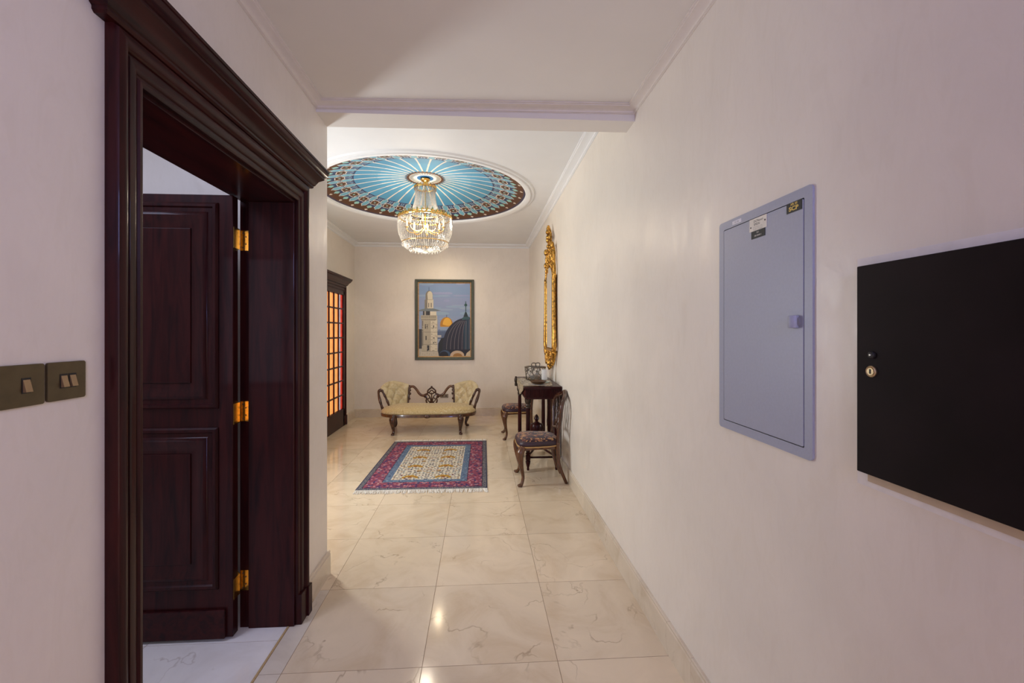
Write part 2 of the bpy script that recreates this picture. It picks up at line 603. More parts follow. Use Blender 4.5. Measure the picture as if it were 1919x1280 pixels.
for k in range(nn):
    a = 2 * PI * k / nn
    ca, sa = math.cos(a), math.sin(a)
    cv.append((DC[0] + DR * ca, DC[1] + DR * sa, ZL))
    ts = []
    if ca > 1e-6: ts.append((x1 - DC[0]) / ca)
    if ca < -1e-6: ts.append((x0 - DC[0]) / ca)
    if sa > 1e-6: ts.append((y1 - DC[1]) / sa)
    if sa < -1e-6: ts.append((y0 - DC[1]) / sa)
    q = min(ts)
    cv.append((DC[0] + q * ca, DC[1] + q * sa, ZL))
for k in range(nn):
    l = (k + 1) % nn
    cf.append((2 * k, 2 * l, 2 * l + 1, 2 * k + 1))
lc = MB().add(cv, cf)
# close the four corners left by the straight joins
for cx_, cy_ in ((x0, y0), (x1, y0), (x1, y1), (x0, y1)):
    a0 = math.atan2(cy_ - DC[1], cx_ - DC[0]) % (2 * PI)
    k = int(a0 / (2 * PI) * nn) % nn
    lc.add([cv[2 * k + 1], (cx_, cy_, ZL), cv[2 * ((k + 1) % nn) + 1]], [(0, 1, 2)])
struct(lc.build('ceiling_lobby', M_CEILW), 'white lobby ceiling around the painted dome')
struct(MB().box(XLOB - 0.15, XR + 0.15, 2.5, YB + 0.15, 3.30, 3.36).build('ceiling_slab', M_CEIL))
ring = MB().lathe([(DR - 0.004, 0.03), (DR - 0.004, -0.012), (DR + 0.02, -0.022), (DR + 0.05, -0.022), (DR + 0.055, -0.012), (DR + 0.085, -0.012),
                   (DR + 0.10, 0.0), (DR + 0.10, 0.03)], (DC[0], DC[1], ZL), 128)
ring.f = ring.f[:-2]
struct(ring.build('trim_ring', M_CEILW, smooth='auto'), 'round white moulding ring about the painted ceiling dome')

# ---- the painted dome
def paint_dome():
    NS, per, nr = 32, 30, 130
    na = NS * per
    R = DR
    rr = np.linspace(0.004, 1, nr + 1)
    aa = np.linspace(0, 2 * PI, na + 1)[:-1]
    Rg, Ag = np.meshgrid(rr, aa, indexing='ij')
    # shallow dome, 0.18 rise
    Z = ZL + 0.012 + 0.185 * (1 - Rg ** 2)
    V = np.stack([DC[0] + R * Rg * np.cos(Ag), DC[1] + R * Rg * np.sin(Ag), Z], -1).reshape(-1, 3)
    i, k = np.meshgrid(np.arange(nr), np.arange(na), indexing='ij')
    l = (k + 1) % na
    F = np.stack([i * na + k, (i + 1) * na + k, (i + 1) * na + l, i * na + l], -1).reshape(-1, 4)
    rc = ((rr[:-1] + rr[1:]) / 2)[:, None] * np.ones((1, na))
    ac = (aa + PI / na)[None, :] * np.ones((nr, 1))
    ph = ac / (2 * PI) * NS
    a0 = ph - np.round(ph)              # 0 on a spoke
    a5 = (ph % 1.0) - 0.5               # 0 between two spokes
    s0 = a0 * 2 * PI * rc * R / NS
    s5 = a5 * 2 * PI * rc * R / NS
    C = np.zeros((nr, na, 3))
    blue, navy, brown, cream, teal, aqua, grey = (0.085, 0.30, 0.49), (0.035, 0.06, 0.14), (0.10, 0.040, 0.018), (0.72, 0.66, 0.58), (0.28, 0.55, 0.52), (0.16, 0.41, 0.54), (0.62, 0.64, 0.62)
    C[:] = blue
    C[rc > 0.672] = navy
    y = lambda c: (rc - c) * R
    tri = (np.abs(y(0.717)) < 0.032) & (np.abs(s5) < 0.010 + (y(0.717) + 0.032) * -0.1 + 0.012)
    C[tri & (np.abs(s5) > 0.006)] = (0.22, 0.34, 0.48)
    C[rc > 0.878] = brown
    C[rc > 0.975] = (0.05, 0.045, 0.09)
    C[(rc > 0.16) & (rc < 0.68) & (np.abs(s0) < 0.0085)] = cream

    def hexa(c, L, wd, tip, g):
        x = np.abs(s0)
        return (x < wd + g) & (np.abs(y(c)) < L + g - np.clip(x / wd, 0, 1.4) * tip)
    for c in (0.730, 0.852):
        C[hexa(c, 0.066, 0.030, 0.034, 0.0095)] = cream
    for c in (0.730, 0.852):
        C[hexa(c, 0.066, 0.030, 0.034, 0.0)] = aqua
    def star(g):
        x, q = np.abs(s5), np.abs(y(0.795))
        return (np.maximum(x, q) < 0.034 + g) & (x + q < 0.062 + g) | (np.maximum(x * 1.5, q) < 0.044 + g) | (np.maximum(x, q * 1.5) < 0.044 + g)
    C[star(0.009)] = cream
    C[star(0.0)] = brown
    C[np.abs(s5) + np.abs(y(0.795)) < 0.016] = teal
    C[np.abs(s5) / 0.036 + np.abs(y(0.893)) / 0.040 < 1] = teal
    C[np.abs(s5) + np.abs(y(0.952)) < 0.020] = cream
    hub = rc < 0.188 + 0.012 * np.cos(ph * 2 * PI)
    C[hub & (rc > 0.155)] = brown
    C[(rc <= 0.155)] = grey
    C[(rc <= 0.155) & (rc > 0.150)] = cream
    C[(rc < 0.150) & (np.abs(a5) < 0.13)] = (0.20, 0.26, 0.32)
    C[rc < 0.082] = (0.015, 0.10, 0.26)
    me = bpy.data.meshes.new('painted_dome')
    me.from_pydata(V.tolist(), [], F.tolist())
    at = me.attributes.new('paint', 'FLOAT_COLOR', 'CORNER')
    cc = np.repeat(np.concatenate([C.reshape(-1, 3), np.ones((nr * na, 1))], 1), 4, axis=0)
    at.data.foreach_set('color', cc.astype(np.float32).ravel())
    me.polygons.foreach_set('use_smooth', [True] * len(me.polygons))
    me.materials.append(attr_mat('dome_paint', 0.55))
    return struct(link('ceiling_dome', me), 'shallow ceiling dome painted with blue spokes, hexagons and brown stars')


paint_dome()

# ---- cornices
CP = [(0, 0), (0, 0.040), (0.052, 0.040), (0.052, 0.034), (0.045, 0.031), (0.045, 0.026), (0.036, 0.023), (0.022, 0.019), (0.012, 0.012), (0.010, 0.005), (0.004, 0.003), (0.004, 0)]
# profile: u out from the wall, v up from the bottom


def cornice(name, pts, z, label, k=1.0):
    """pts: list of (corner, inward mitre vector)"""
    o = MB().sweep([((p[0], p[1], z(p[0]) if callable(z) else z), (m[0] * k, m[1] * k, 0), (0, 0, k)) for p, m in pts], CP).build(name, M_CORN if name == 'trim_1' else M_CEILW, smooth='auto')
    return struct(o, label)


zc = lambda x: zceil(x) - 0.0395
cornice('trim_1', [((XL, YF), (1, 1)), ((XL, BL), (1, -1)), ((XR, BR), (-1, -1)), ((XR, YF), (-1, 1))], zc, 'stepped cornice about the corridor ceiling')
cornice('trim_2', [((XR, YW - 0.15), (-1, 0)), ((XR, YB), (-1, -1)), ((XLOB, YB), (1, -1)), ((XLOB, YW), (1, 0))], ZL - 0.0598, 'white cornice about the lobby ceiling', 1.5)

# ---- baseboards
BP = [(0, 0), (0.016, 0), (0.016, 0.122), (0.012, 0.127), (0.012, 0.131), (0.014, 0.134), (0.014, 0.139), (0.010, 0.143), (0, 0.143)]


def baseboard(name, p0, p1, nrm, label, end0=0.0, end1=0.0, step=0.6):
    p0, p1, nrm = Vector(p0), Vector(p1), Vector(nrm)
    d = (p1 - p0).normalized()
    L = (p1 - p0).length
    b = MB().sweep([(p0, nrm, (0, 0, 1)), (p1, nrm, (0, 0, 1))], [(0.0, 0.0005), (0.004, 0.0005), (0.004, 0.138), (0.0, 0.138)])
    o = struct(b.build(name, M_GROUT), label)
    s = -end0
    while s < L + end1 - 1e-4:
        e = min(s + step, L + end1)
        a, c = p0 + d * (s + 0.0008), p0 + d * (e - 0.0008)
        MB().sweep([(a, nrm, (0, 0, 1)), (c, nrm, (0, 0, 1))], BP).build('slab', M_BASE, o)
        s = e
    return o


baseboard('baseboard_right', (XR, -1.306, 0), (XR, YB, 0), (-1, 0, 0), 'marble baseboard along the right wall')
baseboard('baseboard_left', (XL, DY1 + 0.13, 0), (XL, YW, 0), (1, 0, 0), 'short marble baseboard at the corner beside the dark door', end1=0.016)
baseboard('baseboard_left_near', (XL, YF, 0), (XL, DY0 - 0.13, 0), (1, 0, 0), 'marble baseboard under the light switches')
baseboard('baseboard_end', (XL, YW, 0), (XLOB, YW, 0), (0, 1, 0), 'marble baseboard on the lobby side of the corner')
baseboard('baseboard_back', (XLOB, YB, 0), (XR - 0.016, YB, 0), (0, -1, 0), 'marble baseboard along the back wall')
baseboard('baseboard_lobby_far', (XLOB, 6.99, 0), (XLOB, YB - 0.016, 0), (1, 0, 0), 'marble baseboard between the glazed door and the corner')
baseboard('baseboard_lobby_near', (XLOB, YW + 0.016, 0), (XLOB, 5.41, 0), (1, 0, 0), 'marble baseboard on the hidden part of the lobby wall')

# ---- door surrounds (casing, crown, plinth blocks), facing +X
CAS = [(0, 0), (0, 0.012), (0.006, 0.016), (0.014, 0.016), (0.018, 0.011), (0.024, 0.011), (0.028, 0.017), (0.036, 0.020), (0.052, 0.020), (0.056, 0.014), (0.062, 0.014),
       (0.066, 0.024), (0.074, 0.032), (0.086, 0.034), (0.098, 0.030), (0.104, 0.020), (0.104, 0)]
CRN = [(0, 0), (0.030, 0), (0.036, 0.006), (0.036, 0.014), (0.042, 0.018), (0.046, 0.026), (0.056, 0.044), (0.074, 0.058), (0.078, 0.062), (0.078, 0.072), (0.086, 0.076),
       (0.092, 0.088), (0.094, 0.100), (0.098, 0.102), (0.098, 0.112), (0, 0.112)]
FRZ = [(0, 0), (0.020, 0), (0.030, 0.008), (0.034, 0.018), (0.030, 0.030), (0.022, 0.036), (0.022, 0.046), (0, 0.046)]


def surround(name, X, y0, y1, z, label, frieze=True):
    root = MB().box(X, X + 0.010, y0 - 0.10, y1 + 0.10, z + 0.006, z + 0.098).build(name, M_WOODH)
    struct(root, label)
    V = (1, 0, 0)
    for a, sgn in ((y0, -1), (y1, 1)):
        MB().sweep([((X, a, 0.145), (0, sgn, 0), V), ((X, a, z), (0, sgn, 1), V)], CAS).build('side_casing', M_WOOD, root, smooth='auto')
        ys = sorted((a, a + sgn * 0.112))
        pb = MB()
        pb.box(X, X + 0.030, ys[0], ys[1], 0, 0.150)
        if sgn > 0:
            pb.box(X, X + 0.040, ys[1] - 0.045, ys[1], 0, 0.150)
        else:
            pb.box(X, X + 0.040, ys[0], ys[0] + 0.045, 0, 0.150)
        pb.build('plinth_block', M_WOOD, root, bevel=0.003)
    MB().sweep([((X, y0, z), (0, -1, 1), V), ((X, y1, z), (0, 1, 1), V)], CAS).build('head_casing', M_WOODH, root, smooth='auto')
    zt = z + 0.104
    a, b = y0 - 0.104, y1 + 0.104
    # crown: mitred returns at both ends
    q = 0.0
    fr = [((X, a - q, zt), (0, -1, 0), (0, 0, 1)), ((X, a - q, zt), (1, -1, 0), (0, 0, 1)), ((X, b + q, zt), (1, 1, 0), (0, 0, 1)), ((X, b + q, zt), (0, 1, 0), (0, 0, 1))]
    MB().sweep(fr, CRN).build('crown', M_WOODH, root, smooth='auto')
    return root


tr = surround('trim_3', XL, DY0, DY1, DZ, 'dark mahogany door surround with moulded casing and projecting crown')
# jamb lining
MB().box(XLB, XL, DY1, DY1 + 0.02, 0, DZ).build('jamb', M_WOOD, tr)
MB().box(XLB - 0.012, XL, DY0 - 0.02, DY0, 0, DZ).build('jamb', M_WOOD, tr)
MB().box(XLB - 0.012, XL, DY0 - 0.02, DY1 + 0.02, DZ, DZ + 0.02).build('head_jamb', M_WOODH, tr)
MB().box(XLB + 0.045, XL - 0.002, DY1 - 0.012, DY1, 0, DZ - 0.012).build('door_stop', M_WOOD, tr, bevel=0.003)
MB().box(XLB + 0.045, XL - 0.002, DY0, DY0 + 0.012, 0, DZ - 0.012).build('door_stop', M_WOOD, tr, bevel=0.003)
MB().box(XLB + 0.045, XL - 0.002, DY0, DY1, DZ - 0.012, DZ).build('door_stop', M_WOODH, tr)
# room-side casing
rc_ = MB()
rc_.box(XLB - 0.02, XLB, DY0 - 0.11, DY0 - 0.0205, 0, DZ + 0.10); rc_.box(XLB - 0.02, XLB, DY0 - 0.0205, DY1 + 0.0205, DZ + 0.0205, DZ + 0.10)
rc_.build('room_side_casing', M_WOOD, tr)

# ---- the open door leaf (perpendicular to the wall, front face to -Y)
LX1, LX0, LY0, LY1 = -1.178, -2.116, 2.120, 2.165
leaf = MB().box(LX0, LX1, LY0, LY1, 0.012, 2.125).build('door_1', M_WOOD, bevel=0.003)
struct(leaf, 'dark mahogany panelled door standing open into the side room')
PM = [(0, 0), (0, 0.006), (0.008, 0.014), (0.020, 0.014), (0.026, 0.006), (0.044, 0.006), (0.050, 0.012), (0.062, 0.018), (0.076, 0.014), (0.092, 0.008), (0.110, 0.004), (0.122, 0.004), (0.122, 0)]


def panel(x0, x1, z0, z1):
    V = (0, -1, 0)
    MB().sweep([((x0, LY0, z0), (1, 0, 1), V), ((x1, LY0, z0), (-1, 0, 1), V), ((x1, LY0, z1), (-1, 0, -1), V), ((x0, LY0, z1), (1, 0, -1), V)],
               PM, closed=True).build('panel_moulding', M_WOOD, leaf, smooth='auto')
    MB().box(x0 + 0.123, x1 - 0.123, LY0 - 0.009, LY0 + 0.001, z0 + 0.123, z1 - 0.123).build('raised_panel', M_WOOD, leaf, bevel=0.003)


panel(LX0 + 0.065, LX1 - 0.065, 1.105, 2.085)
panel(LX0 + 0.065, LX1 - 0.065, 0.245, 1.015)
MB().box(LX0 + 0.002, LX1 - 0.03, LY0 - 0.016, LY0, 0.014, 0.150).build('kick_board', M_WOODH, leaf, bevel=0.004)
for z in (1.925, 1.075, 0.235):
    h = MB()
    hx, hy = -1.193, 2.183
    for k in range(5):
        h.lathe([(0.007, 0), (0.0085, 0.001), (0.0085, 0.0185), (0.007, 0.0195)], (hx, hy, z - 0.05 + k * 0.02), 12)
    h.lathe([(0.003, 0), (0.006, 0.004), (0.002, 0.010)], (hx, hy, z + 0.05), 10)
    hinge = h.build('hinge', M_BRASS, leaf, smooth='auto')
    hinge['label'] = 'brass butt hinge'
    MB().box(hx + 0.004, hx + 0.044, DY1 - 0.0025, DY1 + 0.0005, z - 0.05, z + 0.05).build('hinge_plate', M_BRASS, hinge)
    MB().box(LX1 - 0.0005, LX1 + 0.002, LY0 + 0.006, LY1 + 0.012, z - 0.05, z + 0.05).build('hinge_plate', M_BRASS, hinge)
    for sx_, sz_ in ((0.018, 0.036), (0.032, 0.018), (0.032, -0.018), (0.018, -0.036)):
        MB().lathe([(0.0035, 0), (0.0030, -0.0015)], (hx + sx_, DY1 - 0.0025, z + sz_), 8, 'y').build('screw', M_INK, hinge)

# ---- glazed lobby door
GY0, GY1, GZ = 5.53, 6.865, 2.10
tr2 = surround('trim_4', XLOB, GY0, GY1, GZ, 'dark door surround with crown on the lobby wall')
dr = MB()
# stiles, rails and bottom panel
dr.box(XLOB + 0.002, XLOB + 0.03, GY0, GY0 + 0.05, 0.005, GZ); dr.box(XLOB + 0.002, XLOB + 0.03, GY1 - 0.05, GY1, 0.005, GZ)
dr.box(XLOB + 0.002, XLOB + 0.03, GY0, GY1, 0.005, 0.27); dr.box(XLOB + 0.002, XLOB + 0.03, GY0, GY1, GZ - 0.05, GZ)
door2 = struct(dr.build('door_2', M_WOOD), 'dark glazed lobby door with orange and red panes')
zz = np.linspace(0.27, GZ - 0.05, 9)
yy = np.linspace(GY0 + 0.05, GY1 - 0.05, 7)
for k in range(1, 8):
    MB().box(XLOB + 0.006, XLOB + 0.026, GY0 + 0.05, GY1 - 0.05, zz[k] - 0.009, zz[k] + 0.009).build('glazing_bar', M_WOOD, door2)
for k in range(1, 6):
    MB().box(XLOB + 0.006, XLOB + 0.026, yy[k] - 0.013, yy[k] + 0.013, 0.27, GZ - 0.05).build('glazing_bar', M_WOOD, door2)
M_OR = emit('orange_glass', (1.0, 0.42, 0.10), 0.85, 0.25)
M_RD = emit('red_glass', (0.80, 0.045, 0.02), 0.75, 0.5)
M_LV = emit('lavender_glass', (0.60, 0.52, 0.62), 0.8, 0.3)
for j in range(6):
    for k in range(8):
        y0_, y1_, z0_, z1_ = yy[j] + 0.013, yy[j + 1] - 0.013, zz[k] + 0.009, zz[k + 1] - 0.009
        if j < 5:
            MB().box(XLOB + 0.009, XLOB + 0.013, y0_ + 0.013, y1_ - 0.013, z0_ + 0.004, z1_ - 0.004).build('pane', M_OR, door2)
            e = MB().box(XLOB + 0.009, XLOB + 0.0125, y0_, y0_ + 0.013, z0_, z1_).box(XLOB + 0.009, XLOB + 0.0125, y1_ - 0.013, y1_, z0_, z1_)
            e.build('pane', M_RD, door2)
        else:
            ym = y0_ + 0.085
            MB().box(XLOB + 0.009, XLOB + 0.013, y0_, ym, z0_, z1_).build('pane', M_LV, door2)
            MB().box(XLOB + 0.009, XLOB + 0.013, ym, y1_, z0_, z1_).build('pane', M_RD, door2)

# ---- narrow lobby window on the left wall, out of view behind the corner
wf = MB()
for a, b in ((3.62, 3.665), (4.035, 4.08)):
    wf.box(XLOB, XLOB + 0.03, a, b, 0.95, 2.15)
wf.box(XLOB, XLOB + 0.03, 3.62, 4.08, 0.95, 1.0); wf.box(XLOB, XLOB + 0.03, 3.62, 4.08, 2.10, 2.15)
w3 = struct(wf.build('window_4', M_WOOD), 'narrow dark framed daylight window of the lobby')
MB().box(XLOB, XLOB + 0.01, 3.665, 4.035, 1.0, 2.10).build('pane', emit('clear_daylit_glass', (1, 0.98, 0.95), 1.5), w3)

# ================================================================== THINGS
# ---- electrical cabinet on the right wall
XW = XR
cab = thing('electrical_cabinet', 'grey metal electrical cabinet with round handle and stickers on the right wall', 'cabinet', (XW, 1.29, 1.13))
CY0, CY1, CZ0, CZ1 = 1.066, 1.501, 1.131, 1.8585
FW = 0.028
# outer frame with rounded corners
def rrect(y0, y1, z0, z1, r, n=5):
    pts = []
    for cy, cz, a in ((y1 - r, z1 - r, 0), (y0 + r, z1 - r, 90), (y0 + r, z0 + r, 180), (y1 - r, z0 + r, 270)):
        for k in range(n + 1):
            t_ = math.radians(a + 90 * k / n)
            pts.append((cy + r * math.cos(t_), cz + r * math.sin(t_)))
    return pts
def plate_x(x_back, x_front, pts):
    n = len(pts)
    v = [(x_back, y, z) for y, z in pts] + [(x_front, y, z) for y, z in pts]
    f = [tuple(range(n)), tuple(n + k for k in reversed(range(n)))]
    f += [(k, (k + 1) % n, n + (k + 1) % n, n + k) for k in range(n)]
    return MB().add(v, f)
def ring_x(x_back, x_front, outer, inner):
    n = len(outer)
    v = [(x_back, y, z) for y, z in outer] + [(x_front, y, z) for y, z in outer] + [(x_back, y, z) for y, z in inner] + [(x_front, y, z) for y, z in inner]
    f = []
    for k in range(n):
        l = (k + 1) % n
        f += [(k, l, n + l, n + k), (2 * n + k, 2 * n + l, 3 * n + l, 3 * n + k), (n + k, n + l, 3 * n + l, 3 * n + k), (k, l, 2 * n + l, 2 * n + k)]
    return MB().add(v, f)
ring_x(XW, XW - 0.006, rrect(CY0, CY1, CZ0, CZ1, 0.012), rrect(CY0 + FW, CY1 - FW, CZ0 + FW, CZ1 - FW, 0.004)).build('frame', M_GREY, cab)
plate_x(XW, XW - 0.002, rrect(CY0 + 0.01, CY1 - 0.01, CZ0 + 0.01, CZ1 - 0.01, 0.004)).build('back_box', M_BLACK, cab)
cdoor = plate_x(XW - 0.002, XW - 0.0072, rrect(CY0 + FW + 0.003, CY1 - FW - 0.003, CZ0 + FW + 0.003, CZ1 - FW - 0.003, 0.004)).build('door', M_GREY, cab, bevel=0.001)
hz, hy_ = 1.498, 1.122
hb = MB().lathe([(0.018, 0), (0.018, -0.006), (0.015, -0.008)], (XW - 0.0072, hy_, hz), 24, 'x')
hd = hb.build('handle', M_GREYD, cdoor, smooth='auto')
MB().lathe([(0.0125, -0.017), (0.0135, -0.015), (0.0135, 0.015), (0.0125, 0.017)], (XW - 0.015, hy_, hz), 24).build('grip', M_GREY, hd, smooth='auto')


def text_mesh(name, s, size, x, y, z, mat, parent, bold=0.0, sx=1.0):
    """lettering lying on a wall that faces -X, reading towards -Y"""
    cu = bpy.data.curves.new(name, 'FONT')
    cu.body = s
    cu.size = size
    cu.align_x = 'CENTER'
    cu.align_y = 'CENTER'
    cu.extrude = 0.0002
    cu.offset = bold
    tmp = bpy.data.objects.new('tmp_text', cu)
    COL.objects.link(tmp)
    bpy.context.view_layer.update()
    me = bpy.data.meshes.new_from_object(tmp.evaluated_get(bpy.context.evaluated_depsgraph_get()))
    bpy.data.objects.remove(tmp)
    for v in me.vertices:
        a, b, c = v.co
        v.co = (x - c, y - a * sx, z + b)
    me.materials.clear()
    return link(name, me, mat, parent)


XS = XW - 0.0075
lab = MB().box(XS - 0.0012, XS + 0.0002, 1.2414, 1.3232, 1.7884, 1.8273).build('label_plate', M_WHITEP, cdoor)
lab['label'] = 'cream engraved label plate'
text_mesh('lettering', 'DCManuri', 0.0105, XS - 0.0012, 1.2798, 1.8177, M_INK, lab)
text_mesh('lettering', 'SMDN', 0.0105, XS - 0.0012, 1.2869, 1.8076, M_INK, lab)
for k, z_ in enumerate((1.8000, 1.7955, 1.7915)):
    text_mesh('lettering', ('-- --- ------- -- ----', '--- ---- -- ----- -- --', '-- ----- --- -- ------')[k], 0.0042, XS - 0.0012, 1.2828, z_, M_INK, lab, 0.0001, 1.5)
for y_, z_ in ((1.2485, 1.8111), (1.3161, 1.8016)):
    MB().lathe([(0.0028, 0), (0.002, -0.0012)], (XS - 0.0012, y_, z_), 8, 'x').build('rivet', M_INK, lab)
lab2 = MB().box(XS - 0.0012, XS + 0.0002, 1.2495, 1.3141, 1.7642, 1.7874).build('label_plate', M_BLACK, cdoor)
lab2['label'] = 'black engraved label plate'
text_mesh('lettering', 'D-1', 0.0075, XS - 0.0012, 1.2818, 1.7814, M_WHITEP, lab2)
text_mesh('lettering', 'DB MAIN 1', 0.0070, XS - 0.0012, 1.2818, 1.7718, M_WHITEP, lab2)
M_GINK = plain('gold_print', (0.55, 0.38, 0.08), 0.4, 0.3)
lab3 = MB().box(XS - 0.0008, XS + 0.0002, 1.1001, 1.1577, 1.8016, 1.8293).build('sticker', M_BLACK, cdoor)
lab3['label'] = 'black sticker with gold print'
text_mesh('lettering', 'XR 2S', 0.0085, XS - 0.0008, 1.1294, 1.8238, M_GINK, lab3, 0.0003, 1.2)
text_mesh('lettering', 'SCR', 0.0160, XS - 0.0008, 1.1294, 1.8116, M_GINK, lab3, 0.0006, 1.3626)
lab4 = MB().box(XW - 0.0068, XW - 0.0058, 1.3696, 1.4201, 1.8364, 1.8485).build('sticker', plain('white_sticker', (0.62, 0.62, 0.70), 0.4), cab)
text_mesh('lettering', 'SC-3/0', 0.008, XW - 0.0068, 1.3949, 1.8424, M_GREYD, lab4)

# ---- dark access panel
pan = thing('access_panel', 'black-brown flush access panel with brass key lock on the right wall', 'panel', (XW, 0.68, 1.13))
PY0, PY1, PZ0, PZ1 = 0.400, 0.920, 1.156, 1.618
MB().box(XW - 0.005, XW, PY0 - 0.012, PY1 - 0.012, PZ0 - 0.020, PZ1 - 0.02).build('lip', M_BEIGE, pan)
pd = MB().box(XW - 0.020, XW - 0.005, PY0, PY1, PZ0, PZ1).build('door', M_PANEL, pan, bevel=0.002)
M_AGED = plain('aged_brass', (0.52, 0.40, 0.24), 0.4, 1.0, 0.2, 80)
MB().box(XW - 0.0012, XW, PY0 - 0.022, PY1 + 0.018, PZ0 - 0.034, PZ1 + 0.020).build('plaster_margin', plain('pale_filler', (0.80, 0.77, 0.76), 0.7), pan)
lk = MB().lathe([(0.0125, 0.001), (0.0125, -0.003), (0.0105, -0.005), (0.008, -0.0035), (0.008, -0.0045), (0.001, -0.0045)], (XW - 0.020, 0.882, 1.384), 24, 'x').build('lock', M_AGED, pd, smooth='auto')
MB().box(XW - 0.0252, XW - 0.0243, 0.8805, 0.8835, 1.379, 1.389).build('keyhole', M_BLACK, lk)
MB().lathe([(0.008, 0.001), (0.008, -0.004), (0.006, -0.006)], (XW - 0.020, 0.881, 1.420), 16, 'x').build('button', M_BLACK, pd, smooth='auto')
MB().lathe([(0.003, 0.001), (0.002, -0.001)], (XW - 0.026, 0.881, 1.420), 10, 'x').build('screw', M_SILVER, pd)

# ---- light switches on the left wall
def switch(y0, y1, z0, z1, rockers, label):
    t_ = thing('light_switch', label, 'switch', (XL, (y0 + y1) / 2, z0), 'bronze switch plates on the left wall')
    plate_x(XL, XL + 0.006, rrect(y0, y1, z0, z1, 0.005)).build('plate', M_BRONZE, t_, bevel=0.0015)
    for yc in rockers:
        zc_ = (z0 + z1) / 2
        s_ = MB().box(XL + 0.0055, XL + 0.0068, yc - 0.0088, yc + 0.0088, zc_ - 0.0158, zc_ + 0.0158).build('recess', M_BLACK, t_)
        r_ = MB().add([(XL + 0.006, yc - 0.0070, zc_ - 0.0138), (XL + 0.006, yc + 0.0070, zc_ - 0.0138), (XL + 0.006, yc + 0.0070, zc_ + 0.0125), (XL + 0.006, yc - 0.0070, zc_ + 0.0125),
                       (XL + 0.0135, yc - 0.0066, zc_ - 0.0130), (XL + 0.0135, yc + 0.0066, zc_ - 0.0130), (XL + 0.0075, yc + 0.0066, zc_ + 0.0115), (XL + 0.0075, yc - 0.0066, zc_ + 0.0115)],
                      [(0, 1, 2, 3), (4, 5, 6, 7), (0, 1, 5, 4), (1, 2, 6, 5), (2, 3, 7, 6), (3, 0, 4, 7)])
        r_.build('rocker', M_ROCKER, t_)


switch(0.966, 1.054, 1.320, 1.404, (1.001, 1.021), 'bronze switch plate with two rockers beside the dark door casing')
switch(0.872, 0.960, 1.319, 1.404, (0.9225,), 'bronze switch plate with a single rocker, farther from the door')

# ---- picture on the back wall
pic = thing('framed_picture', 'framed picture of a minaret and domes on the back wall above the settee', 'picture', (-0.61, YB, 0.985))
PX0, PX1, PZa, PZb = -1.117, -0.100, 0.985, 2.382
FRP = [(0, 0), (0, 0.030), (0.010, 0.036), (0.022, 0.034), (0.040, 0.024), (0.050, 0.022), (0.050, 0)]
M_FRAME = plain('olive_frame', (0.055, 0.065, 0.045), 0.4, vary=0.15)
V = (0, -1, 0)
corn = [((PX0, YB, PZa), (1, 0, 1)), ((PX1, YB, PZa), (-1, 0, 1)), ((PX1, YB, PZb), (-1, 0, -1)), ((PX0, YB, PZb), (1, 0, -1))]
for k in range(4):
    a, b = corn[k], corn[(k + 1) % 4]
    MB().sweep([(a[0], a[1], V), (b[0], b[1], V)], FRP).build('frame_side', M_FRAME, pic, smooth='auto')
SLP = [(0.049, 0.0), (0.049, 0.022), (0.060, 0.018), (0.066, 0.012), (0.066, 0)]
M_SLIP = plain('gilt_slip', (0.45, 0.26, 0.10), 0.4, 0.4, 0.2)
MB().sweep([(p, u, V) for p, u in corn], SLP, closed=True).build('gilt_slip', M_SLIP, pic)
QX0, QX1, QZ0, QZ1 = PX0 + 0.064, PX1 - 0.064, PZa + 0.064, PZb - 0.064
MB().box(QX0 - 0.01, QX1 + 0.01, YB - 0.010, YB, QZ0 - 0.01, QZ1 + 0.01).build('backing_board', M_INK, pic)
# the print: flat colour fields, given in the pixels of the picture itself (690 x 970)
fields = []


def fld(col, pts):
    fields.append((col, pts))


def R_(x0, y0, x1, y1):
    return [(x0, y0), (x1, y0), (x1, y1), (x0, y1)]


for k in range(20):
    t_ = k / 19
    c_ = (0.22 + 0.12 * t_ - 0.02 * math.sin(k), 0.31 + 0.08 * t_, 0.52 + 0.02 * t_)
    fld(c_, R_(0, 970 * k / 20, 690, 970 * (k + 1) / 20))
random.seed(3)
for k in range(26):
    y_ = random.uniform(0, 560); x_ = random.uniform(-40, 600); w_ = random.uniform(80, 260); h_ = random.uniform(8, 22)
    p_ = [(x_ + w_ * (0.5 + 0.5 * math.cos(a)), y_ + h_ * math.sin(a)) for a in np.linspace(0, 2 * PI, 12, endpoint=False)]
    p_ = [(min(690, max(0, px)), max(0, py)) for px, py in p_]
    fld((0.28 + random.uniform(-.04, .05), 0.36 + random.uniform(-.03, .05), 0.55), p_)
stone, stoneS, stoneD, dk = (0.47, 0.42, 0.31), (0.22, 0.20, 0.16), (0.18, 0.16, 0.13), (0.03, 0.028, 0.03)
# far roofs and the golden dome
fld((0.10, 0.14, 0.24), R_(235, 640, 400, 740))
fld((0.16, 0.22, 0.36), [(240, 640), (265, 615), (400, 615), (420, 640)])
fld((0.30, 0.40, 0.55), R_(285, 570, 430, 625))
fld((0.50, 0.22, 0.015), [(285, 572)] + [(370 + 85 * math.cos(a), 555 - 105 * math.sin(a) ** 0.9 if math.sin(a) > 0 else 555) for a in np.linspace(PI, 0, 20)] + [(455, 572)])
fld((0.85, 0.47, 0.05), [(375, 566)] + [(380 + 60 * math.cos(a), 550 - 92 * math.sin(a)) for a in np.linspace(PI, 0, 16)] + [(430, 566)])
fld((0.60, 0.30, 0.03), [(290, 572), (450, 572), (450, 580), (290, 580)])
fld(dk, R_(369, 420, 375, 455))
fld((0.55, 0.53, 0.50), R_(245, 690, 300, 720))
